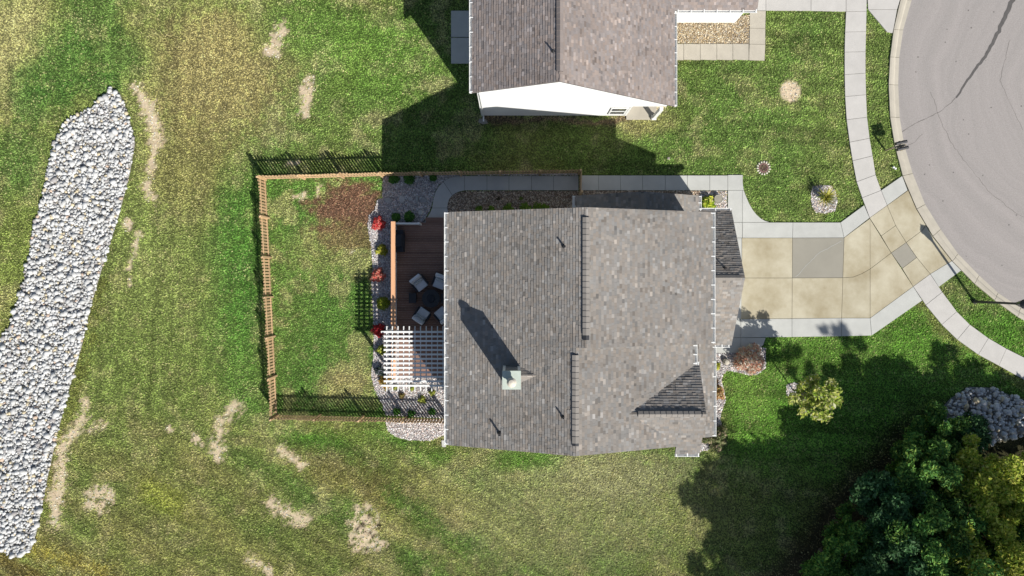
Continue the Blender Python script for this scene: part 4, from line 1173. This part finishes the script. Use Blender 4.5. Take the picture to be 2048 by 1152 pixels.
def fence_run(a, b, label, bays, side, ends=(True,True)):
    a, b = P(*a), P(*b); L_ = (b-a).length; d = (b-a)/L_; ang = math.atan2(d.y,d.x); s = Vector((-d.y,d.x,0))*side
    f = empty('picket_fence', a, ang, label=label, cat='fence', group='runs of wooden picket fence')
    bw = L_/bays
    for i in range(bays+1):
        if (i == 0 and not ends[0]) or (i == bays and not ends[1]): continue
        o = link('fence_post', PM, f); o.location = (i*bw, -side*0.075, 0)
    for z_ in (0.30, 1.14):
        for i in range(bays):
            q = MB(); q.box(i*bw+0.0,(i+1)*bw-0.006,-side*0.03-0.018,-side*0.03+0.018,z_-0.045,z_+0.045); q.build('rail', M['fence'], f)
    n = round(L_/0.182)
    for i in range(n):
        x_ = (i+0.5)*L_/n; t = (x_%bw)/bw
        o = link('picket', PK, f); o.location = (x_, 0, 0); o.rotation_euler = (random.gauss(0,0.006), random.gauss(0,0.006), 0)
        o.scale = (1,1,1.31+0.28*(abs(2*t-1)**1.8)+random.gauss(0,0.006))
    return f
fence_run((532,358),(766,351.5),'wooden picket fence run between the field and the dead brown turf',3,1)
fence_run((766,351.5),(1157,346),'wooden picket fence run beside the curved path and gravel',5,1,(False,True))
fence_run((555,830),(532,358),'long wooden picket fence run facing the riprap swale',6,1,(True,False))
fence_run((899,838),(555,830),'wooden picket fence run between the pergola and the south lawn',4,1,(True,False))
# gate across the path
ga, gb_ = P(1159,347), P(1158,388); L_ = (gb_-ga).length; d = (gb_-ga)/L_
gt = empty('gate', ga, math.atan2(d.y,d.x), label='wooden picket gate across the concrete path', cat='gate')
for i in range(7):
    o = link('picket', PK, gt); o.location = ((i+0.5)*L_/7,0,0.06); o.scale = (1,1,1.25)
for z_ in (0.30,1.02):
    q = MB(); q.box(0.05,L_-0.05,0.012,0.05,z_-0.045,z_+0.045); q.build('rail', M['fence'], gt)
o = link('fence_post', PM, gt); o.location = (L_+0.03,0.05,0)
q = MB(); q.box(L_-0.2,L_-0.05,-0.05,-0.02,0.9,0.95); q.build('latch', M['darkmetal'], gt)

# ------------------------------------------------------------------ plants
LEAF_V = np.array([[0,-1,0],[0.5,0,0.12],[0,1,0],[-0.5,0,0.12]], float)
LEAF_F = np.array([[0,1,2],[0,2,3]])
def leaves(pos, size, palette, r, dark=None, elong=1.0, tilt=0.6):
    n = len(pos)
    pal = np.array([Ls(*c) for c in palette])*1.35
    c = pal[r.integers(0,len(pal),n)]*r.uniform(0.6,1.35,(n,1))
    s = size*np.exp(r.normal(0,0.25,(n,1)))*np.array([[1.0,elong,1.0]])
    return scatter(LEAF_V, LEAF_F, pos, euler_np(r.normal(0,tilt,n), r.normal(0,tilt,n), r.uniform(0,6.283,n)), s, np.clip(c,0,0.7))
def shrub(px_, py_, rad, hgt, palette, label, cat, seed, n=700, size=0.045, base_h=0.0, name='shrub', elong=1.3, group=None, lump=0.35):
    r = np.random.default_rng(seed)
    c = P(px_, py_, hgt*0.6)
    t = empty(name, (c.x,c.y,base_h), label=label, cat=cat, group=group)
    k = 9
    tips = r.normal(0,1,(k,3)); tips /= np.linalg.norm(tips,axis=1)[:,None]; tips[:,2] = np.abs(tips[:,2])
    mb = MB()
    for j in range(k):
        e = Vector(tips[j]*np.array([rad*0.7,rad*0.7,hgt*0.75])); e.z = max(e.z,hgt*0.3)
        mb.tube([(0,0,0),e*0.5,e],[0.018,0.012,0.005],5)
    mb.build('stem', M['bark'], t)
    d = r.normal(0,1,(n,3)); d /= np.linalg.norm(d,axis=1)[:,None]; d[:,2] = np.abs(d[:,2])*1.0
    az = np.arctan2(d[:,1],d[:,0]); ph = r.uniform(0,6.28,3)
    lmp = 1+lump*(np.sin(3*az+ph[0])*0.4+np.sin(5*az+ph[1])*0.35+np.sin(7*az+ph[2]+3*d[:,2])*0.25)
    rr = (r.random(n)**0.35)*lmp
    pos = d*rr[:,None]*np.array([rad,rad,hgt*0.92]); pos[:,2] += hgt*0.08
    v,f,cc_ = leaves(pos,size,palette,r,elong=elong)
    link('foliage', mesh_np('foliage',v,f,M['leaf'],cc_), t)
    return t
RED = [(226,84,80),(206,60,62),(240,120,110),(182,48,52),(232,104,96)]
CORAL = [(236,130,112),(222,104,92),(244,160,140),(200,84,76)]
GRN = [(64,110,48),(84,130,58),(52,92,42),(100,140,64)]
YGRN = [(150,160,50),(124,140,44),(176,180,70),(104,122,40)]
shrub(756,447,0.42,0.55,RED,'bright red barberry shrub beside the corner of the deck railing','shrub',1,n=900,size=0.05,name='barberry')
shrub(755,551,0.42,0.60,CORAL,'coral red barberry shrub between the yellow bush and the round green one','shrub',2,n=900,size=0.05,name='barberry')
shrub(756,661,0.40,0.55,[(170,50,56),(140,40,46),(196,70,70)],'dark red barberry shrub beside the pergola corner','shrub',3,n=800,size=0.05,name='barberry')
shrub(763,500,0.30,0.45,[(176,170,60),(150,150,56),(110,120,50),(190,180,80)],'yellow-green spiky shrub between two red barberries','shrub',4,n=600,size=0.05,elong=2.2)
shrub(765,607,0.42,0.55,YGRN,'round olive-green ball shrub against the deck railing','shrub',5,n=1600,size=0.03,lump=0.1)
for i,(a_,b_,r_,l_) in enumerate(((787,357,0.34,'round dark green shrub by the fence, next to the dead turf'),(818,357,0.36,'larger round dark green shrub by the fence, opposite the flagstones'),(866,355,0.22,'small dark green shrub by the fence where the path bends'),
                          (791,434,0.28,'small dark green shrub touching the deck corner'),(818,433,0.34,'dark green shrub between the deck and the round stone'))):
    shrub(a_,b_,r_,0.45,GRN,l_,'shrub',10+i,n=900,size=0.035,lump=0.15,group='green shrubs in the gravel bed')
shrub(770,764,0.34,0.5,[(196,140,60),(150,120,60),(180,160,90),(120,110,60)],'orange and green grassy shrub at the pergola corner','shrub',20,n=700,size=0.05,elong=2.6)
shrub(759,742,0.30,0.5,[(70,74,84),(90,92,100),(60,80,60)],'dark smoky shrub at the bed edge beside the pergola','shrub',21,n=600,size=0.05)
shrub(762,700,0.26,0.45,[(170,176,70),(120,140,60),(196,190,110)],'yellow-green weed shrub under the pergola edge','shrub',22,n=500,size=0.05,elong=2.0)
for i,(a_,b_,r_,l_) in enumerate(((844,800,0.22,'pale yellow-green perennial in the white gravel south of the pergola'),(803,792,0.16,'small brownish perennial in the white gravel'),(864,786,0.16,'small leafy perennial beside the shaded wall gravel'),(790,775,0.13,'tiny green perennial under the pergola rafter ends'),(824,776,0.14,'tiny green perennial between pergola rafter ends and gravel'),
                                  (793,824,0.22,'dark leafy perennial in the shade of the picket fence'),(822,828,0.22,'leafy perennial in the fence shade below the yellow-green one'),(864,824,0.20,'small perennial in the fence shade near the roof'))):
    shrub(a_,b_,r_,0.32,[(140,150,60),(120,130,60),(170,170,90)] if i in (0,2,3,4) else ([(110,90,66),(130,120,70)] if i == 1 else GRN),l_,'plant',30+i,n=260,size=0.045,name='perennial',elong=1.8)
for i,(px_,w_) in enumerate(((958,0.20),(983,0.18),(1016,0.32),(1050,0.38),(1075,0.36),(1090,0.26))):
    shrub(px_,418-0.012*(px_-958),w_,0.5,[(110,140,50),(90,120,46),(130,150,60)],'low green bush half hidden by the roof edge beside the pebbles','bush',50+i,n=450,size=0.045,name='bush',group='bushes along the shaded wall')
shrub(997,397,0.10,0.25,[(70,60,52),(90,80,60)],'small dark dried weed in the brown pebbles','plant',57,n=120,size=0.035,name='weed')
shrub(1042,397,0.12,0.2,[(90,110,50),(120,130,60)],'small green weed in the brown pebbles','plant',58,n=120,size=0.035,name='weed')
shrub(1416,407,0.42,0.55,[(170,190,60),(146,170,52),(196,206,90),(120,146,44)],'lime green hosta in the pebble corner of the walk','plant',60,n=420,size=0.10,name='hosta',elong=1.4)
shrub(1504,721,0.85,1.45,[(228,172,148),(236,186,164),(208,148,126),(240,200,180),(190,136,116)],'rust red laceleaf maple beside the driveway','maple',61,n=5200,size=0.055,name='laceleaf_maple',elong=1.6,lump=0.25)
shrub(1437,787,0.42,0.8,[(200,150,110),(176,126,90),(150,140,80),(210,170,130)],'rust brown shrub against the porch gutter','shrub',62,n=1500,size=0.05)
shrub(1434,733,0.24,0.5,[(190,190,80),(150,160,60),(110,90,50)],'yellow-green shrub by the porch, north of the rust brown one','shrub',63,n=400,size=0.05)
shrub(1432,762,0.16,0.4,[(80,70,60),(110,90,70)],'small dark shrub by the porch gutter above the rust brown one','shrub',64,n=250,size=0.045)
shrub(1434,878,0.72,1.2,[(120,124,84),(100,112,70),(140,140,100),(84,100,60),(170,150,130)],'grey-green bushy shrub at the south corner of the porch roof','shrub',65,n=3600,size=0.06,elong=1.5)
# ornamental grass island
def blades(px_, py_, hgt, rad, palette, label, seed, n=160, w=0.03):
    r = np.random.default_rng(seed); c = P(px_,py_,0)
    t = empty('ornamental_grass', (c.x,c.y,0), label=label, cat='plant')
    mb = MB(); pal = [Ls(*q)*1.1 for q in palette]
    for i in range(n):
        a_ = r.uniform(0,6.283); out = rad*r.uniform(0.3,1.0); hh = hgt*r.uniform(0.6,1.0)*(1.2-0.5*out/rad)
        d_ = Vector((math.cos(a_),math.sin(a_),0)); s = Vector((-d_.y,d_.x,0))*w*0.5
        p0 = d_*0.05; p1 = d_*(out*0.45)+Vector((0,0,hh*0.75)); p2 = d_*out+Vector((0,0,hh))
        mb.add([p0-s,p0+s,p1+s,p1-s,p2],[(0,1,2,3),(3,2,4)],tuple(pal[r.integers(len(pal))]))
    mb.build('blade_tuft', M['leaf'], t, colors=True)
    q = MB(); q.lathe([(0.10,0.0),(0.09,0.08),(0.03,0.12)],10); q.build('crown', M['bark'], t)
blades(1645,396,1.25,0.85,[(170,170,70),(196,190,90),(130,140,54),(90,110,50),(210,200,120)],'yellow-green ornamental grass in the pebble island',70)

# ------------------------------------------------------------------ trees
def tree(px_, py_, hgt, crown_r, palette, label, seed, n=9000, size=0.11, crown_lo=0.35, trunk=0.16, name='tree', group=None, clumps=46, squash=1.0, clump_r=0.25):
    r = np.random.default_rng(seed); rr_ = random.Random(seed)
    b_ = P(px_,py_,0)
    t = empty(name,(b_.x,b_.y,0),label=label,cat='tree',group=group)
    lo = hgt*crown_lo; cz = (lo+hgt)/2; hz = (hgt-lo)/2
    mb = MB()
    lean = Vector((rr_.uniform(-0.3,0.3),rr_.uniform(-0.3,0.3),0))*hgt*0.06
    tp = [Vector((0,0,0)),Vector((0,0,lo*0.5)),lean*0.5+Vector((0,0,lo)),lean+Vector((0,0,hgt*0.72))]
    mb.tube(tp,[trunk,trunk*0.82,trunk*0.65,trunk*0.2],8)
    tips = []
    for i in range(clumps):
        u = r.normal(0,1,3); u /= np.linalg.norm(u)
        q = r.random()**0.4
        tips.append(np.array([u[0]*crown_r*q, u[1]*crown_r*q*squash, cz+u[2]*hz*q]))
    for i,e in enumerate(tips):
        if i % 2 == 0 or clumps < 30:
            k = rr_.uniform(0.3,0.95); z0_ = lo*0.7+(hgt*0.62-lo*0.7)*k*min(1,e[2]/hgt)
            s_ = Vector((0,0,z0_)); ev = Vector(e); m_ = s_.lerp(ev,0.5)+Vector((rr_.uniform(-.3,.3),rr_.uniform(-.3,.3),rr_.uniform(0,.4)))*crown_r*0.15
            mb.tube([s_,m_,ev],[trunk*0.32,trunk*0.18,trunk*0.05],5)
    mb.build('trunk', M['bark'], t)
    per = max(4,n//clumps); pos = []; tint = []
    for e in tips:
        m_ = int(per*rr_.uniform(0.6,1.4)); g = r.normal(0,1,(m_,3)); g /= np.linalg.norm(g,axis=1)[:,None]
        g *= (r.random((m_,1))**0.45)*crown_r*clump_r*rr_.uniform(0.75,1.3)*np.array([[1,1,0.7]])
        pos.append(g+e); tint += [rr_.uniform(0.6,1.4)]*m_
    pos = np.concatenate(pos)
    v,f,c = leaves(pos,size,palette,r,elong=1.25)
    c = c*np.repeat(np.array(tint),4)[:,None]
    link('crown', mesh_np('crown',v,f,M['leaf'],np.clip(c,0,0.6)), t)
    return t
WG = [(84,122,58),(66,104,50),(104,140,66),(56,90,46),(124,150,70)]
WL = [(164,178,64),(184,192,78),(140,160,58),(198,200,92),(116,140,54)]
WD = [(62,96,56),(50,84,50),(76,110,66),(90,120,80)]
tree(1585,779,4.4,1.30,[(170,184,84),(150,170,70),(196,204,110),(126,150,60),(206,206,130)],'young yellow-green tree in a pebble ring on the front lawn',100,n=3600,size=0.085,crown_lo=0.42,trunk=0.05,clumps=34,clump_r=0.27)
G_ = 'trees of the wood beyond the lawn'
wood_trees = [
 (1838,850,3.4,1.65,WG,'low green tree rising beside the rock heap',6000,0.10),
 (1898,862,3.0,1.35,WD,'dark green tree overhanging the rock heap',4500,0.09),
 (1790,925,5.0,2.2,WG,'dark green tree at the wood edge, south of the rock heap',10000,0.10),
 (1880,935,5.2,2.4,WL,'tree with yellow-green crown behind the dark edge trees',12000,0.10),
 (1945,960,5.0,2.2,WL,'sunlit yellow-green tree beyond the rock heap',11000,0.10),
 (1715,985,5.5,2.0,WD,'blue-green tree at the corner of the wood facing the lawn',8500,0.10),
 (1668,1040,4.2,1.6,WG,'low bright green tree at the tip of the wood edge',6000,0.09),
 (1780,1015,6.5,2.4,WG,'mid green tree inside the wood, behind the edge trees',11000,0.10),
 (1880,1030,6.5,2.6,WL,'tall lime-green tree of the wood with sunlit crown',13000,0.10),
 (1640,1100,5.0,2.0,WG,'green tree at the southern end of the wood edge',8000,0.10),
 (1730,1090,6.5,2.4,WD,'dark tree of the wood between two brighter crowns',10000,0.10),
 (1825,1090,7.0,2.6,WG,'broad green tree deep in the wood',12000,0.10),
 (1950,1060,6.5,2.4,WG,'green tree deep in the wood beside the lime-green one',9000,0.11),
]
for i,(a_,b_,h_,r_,p_,l_,n_,s_) in enumerate(wood_trees):
    tree(a_,b_,h_,r_,p_,l_,200+i,n=int(n_*1.5),size=s_*0.82,crown_lo=0.30,trunk=0.09+0.012*h_,name='tree',group=G_)
# the wood goes on past the frame; these trees throw the shade on the lawn
for i,(a_,b_,h_,r_,n_) in enumerate(((1715,1330,13.0,3.0,3600),(1800,1290,13.0,3.0,2000),(1745,1460,14.0,3.6,5200),(1765,1345,13.0,3.2,4200),(1790,1400,14.5,3.4,3200),(1890,1290,13.0,2.4,1100),(1760,1580,14.0,3.8,5600),(1830,1520,15.0,3.8,4000),(1900,1400,15,3.4,2600),
        (1760,1720,14,3.8,5000),(2120,1300,20.0,1.6,2000),(1995,1293,18.0,1.5,1200),(1745,1385,14.5,3.0,3600),(2130,1060,11.0,2.1,2000),(2260,1100,10,1.8,900),(2120,960,6,1.8,2200))):
    tree(a_,b_,h_,r_,WG,'tall green tree of the wood beyond the visible edge',300+i,n=n_,size=0.19,crown_lo=0.55 if h_ > 16 else (0.45 if a_ > 2000 else 0.30),trunk=0.2,name='tree',group='trees of the wood out of view',clumps=44,clump_r=0.24)

# ------------------------------------------------------------------ street and garden furniture
lp = P(1948,603); la = empty('street_lamp',(lp.x,lp.y,0),label='black post-top street lamp on the grass verge by the curb',cat='street lamp')
q = MB(); q.lathe([(0.14,0.0),(0.14,0.12),(0.09,0.2),(0.075,0.5),(0.065,3.7),(0.09,3.72),(0.09,3.78),(0.05,3.8)],14); q.build('pole', M['darkmetal'], la)
q = MB(); q.lathe([(0.10,3.80),(0.13,3.86),(0.22,4.30),(0.21,4.32)],8); q.build('lantern_glass', M['glass'], la)
q = MB(); q.lathe([(0.26,4.32),(0.27,4.35),(0.16,4.50),(0.05,4.58),(0.04,4.66),(0.01,4.70)],12); q.build('lantern_roof', M['darkmetal'], la)
for k in range(4):
    a_ = k*math.pi/2; q = MB(); q.bar((0.12*math.cos(a_),0.12*math.sin(a_),3.84),(0.225*math.cos(a_),0.225*math.sin(a_),4.32),0.025,0.02); q.build('lantern_bar', M['darkmetal'], la)

mp = P(1770,301); ma = math.atan2(5,22)
ml = empty('mailbox_stand',(mp.x,mp.y,0),ma,label='timber mailbox post with two dark mailboxes on the verge',cat='mailbox')
part(ml,'post',M['timber'],(-0.05,0.05,-0.05,0.05,0,1.12),0.008,smooth=False)
part(ml,'arm',M['timber'],(-0.10,0.72,-0.045,0.045,0.98,1.07),0.008,smooth=False)
part(ml,'cross_board',M['timber'],(0.30,0.42,-0.30,0.30,1.07,1.10),0.005,smooth=False)
for s_ in (-1,1):
    q = MB(); L0,L1 = 0.06,0.70; cy_ = s_*0.18; prof = [(-0.085,0.0),(0.085,0.0),(0.085,0.12)]+[(0.085*math.cos(R(a_)),0.12+0.085*math.sin(R(a_))) for a_ in range(20,180,20)]+[(-0.085,0.12)]
    vs = [(L0,cy_+y_,1.10+z_) for y_,z_ in prof]+[(L1,cy_+y_,1.10+z_) for y_,z_ in prof]; k = len(prof)
    q.add(vs,[tuple(range(k))[::-1],tuple(range(k,2*k))]+[(i,(i+1)%k,k+(i+1)%k,k+i) for i in range(k)])
    bx = q.build('mailbox', M['darkmetal'], ml)
    q = MB(); q.box(L1,L1+0.012,cy_-0.08,cy_+0.08,1.11,1.30); q.build('door', M['darkmetal'], bx)
    q = MB(); q.box(0.45,0.60,cy_+s_*0.088,cy_+s_*0.096,1.20,1.25); q.build('flag', M['timber'], bx)
part(ml,'paper_holder',M['darkmetal'],(0.25,0.65,-0.07,0.07,0.86,0.975),0.02)

for i,(a_,b_) in enumerate(((1785.5,335),(1789,337.5))):
    c_ = P(a_,b_); q = MB(); q.lathe([(0.05,0.0),(0.05,0.09),(0.062,0.09),(0.062,0.13),(0.03,0.15)],14)
    o = q.build('utility_cap', M['plastic']); o.location = (c_.x,c_.y,0); tag(o,'small white utility pipe cap in the verge near the driveway','utility cap','paired utility caps')
c_ = P(1337,317); q = MB(); q.lathe([(0.09,0.0),(0.09,0.05),(0.075,0.07),(0.02,0.075)],16); o = q.build('valve_cover', M['concrete_grey']); o.location = (c_.x,c_.y,0); tag(o,'small round grey valve cover in the lawn at the shadow edge','valve cover')
# yard drain
c_ = P(1526.5,336); yd = empty('yard_drain',(c_.x,c_.y,0),0.25,label='round rusty yard drain grate ringed with white stones',cat='drain')
q = MB(); q.lathe([(0.29,0.0),(0.29,0.075),(0.25,0.085),(0.225,0.075),(0.225,0.02)],24); q.build('rim', M['rust'], yd)
q = MB(); q.lathe([(0.22,0.012),(0.22,0.02),(0.01,0.021)],20); q.build('pit', M['pit'], yd)
for k in range(5):
    x_ = -0.16+0.08*k; hl = math.sqrt(0.228**2-x_*x_); q = MB(); q.box(x_-0.014,x_+0.014,-hl,hl,0.055,0.08); q.build('grate_bar', M['rust'], yd)
for k in range(15):
    a_ = k*2*math.pi/15; v,f = rock_template(900+k,0.7); o = link('ring_stone', mesh_np('ring_stone',v,f,M['stone'],np.tile(Ls(232,224,208)*0.8,(12,1))), yd)
    o.location = (0.37*math.cos(a_),0.37*math.sin(a_),0.04); o.scale = (0.095,0.065,0.07); o.rotation_euler = (0,0,a_)
# stepping stones
for i,(a_,b_,w_,h_,l_) in enumerate(((776,400,15,9,'flagstone nearest the dead turf, pale and oblong'),(804,398.5,11,16,'dark slate flagstone between the pale oblong one and the broken ones'),(821,398,9,9,'small cracked grey flagstone in the gravel'),(834,399,5,18,'narrow pale upright flagstone in the gravel'),(848,400,13,11,'brownish flagstone by the bend of the path'))):
    r_ = random.Random(i+5); pts = [(a_+w_/2*math.cos(t_)*r_.uniform(0.85,1.15)*(1.1 if abs(math.cos(t_))>0.5 else 1),b_+h_/2*math.sin(t_)*r_.uniform(0.85,1.15)) for t_ in [R(20+40*k) for k in range(9)]]
    q = MB(); q.prism(w2(pts),0.01,0.10); tag(q.build('stepping_stone', M['flag'], bevel=0.012),l_,'stepping stone','stepping stones in the gravel bed')
c_ = P(841,425); q = MB(); q.lathe([(0.15,0.0),(0.17,0.05),(0.165,0.10),(0.13,0.125),(0.02,0.13)],14); o = q.build('round_stone', M['concrete_walk']); o.location = (c_.x,c_.y,0.01); tag(o,'round pale stone in the gravel beside the path','stone')
c_ = P(1434,399); q = MB(); q.lathe([(0.20,0.0),(0.25,0.12),(0.27,0.30),(0.25,0.33),(0.22,0.31),(0.02,0.32)],22); o = q.build('stone_planter', M['concrete_grey']); o.location = (c_.x,c_.y,0.01); tag(o,'round grey stone pot beside the lime hosta','planter')
c_ = P(1451,723); q = MB(); q.lathe([(0.17,0.0),(0.19,0.1),(0.17,0.26),(0.12,0.34),(0.03,0.36)],9); o = q.build('garden_boulder', M['curb']); o.location = (c_.x,c_.y,0.02); tag(o,'pale garden boulder in the white pebbles near the maple','boulder')
for i,(a_,b_,s_) in enumerate(((1836,886,0.45),(1826,888,0.18),(1833,894,0.2),(1888,843,0.3),(1652,413,0.17))):
    c_ = P(a_,b_); v,f = rock_template(940+i,0.6); o = link('boulder', mesh_np('boulder',v,f,M['stone'],np.tile(Ls(216,212,214)*0.75,(12,1)))); o.location = (c_.x,c_.y,s_*0.35); o.scale = (s_*0.75,s_*0.55,s_*0.6); o.rotation_euler = (0.1,0.1,i)
    tag(o,('large pale boulder at the dark wood edge','small pale boulder touching the large one, on its lawn side','small pale boulder touching the large one, on its wood side','pale boulder below the green tree by the rock heap','pale rock beside the ornamental grass')[i],'boulder')
c_ = P(888,887); q = MB(); q.prism([(c_.x-0.12,c_.y-0.2),(c_.x+0.12,c_.y-0.2),(c_.x+0.15,c_.y+0.2),(c_.x-0.15,c_.y+0.2)],0.0,0.06); tag(q.build('splash_block', M['concrete_new'], bevel=0.012),'pale splash block at the roof corner by the half-round gravel','splash block')
print('tris', sum(len(o.data.polygons) for o in SC.objects if o.type == 'MESH'), 'objects', len(SC.objects))
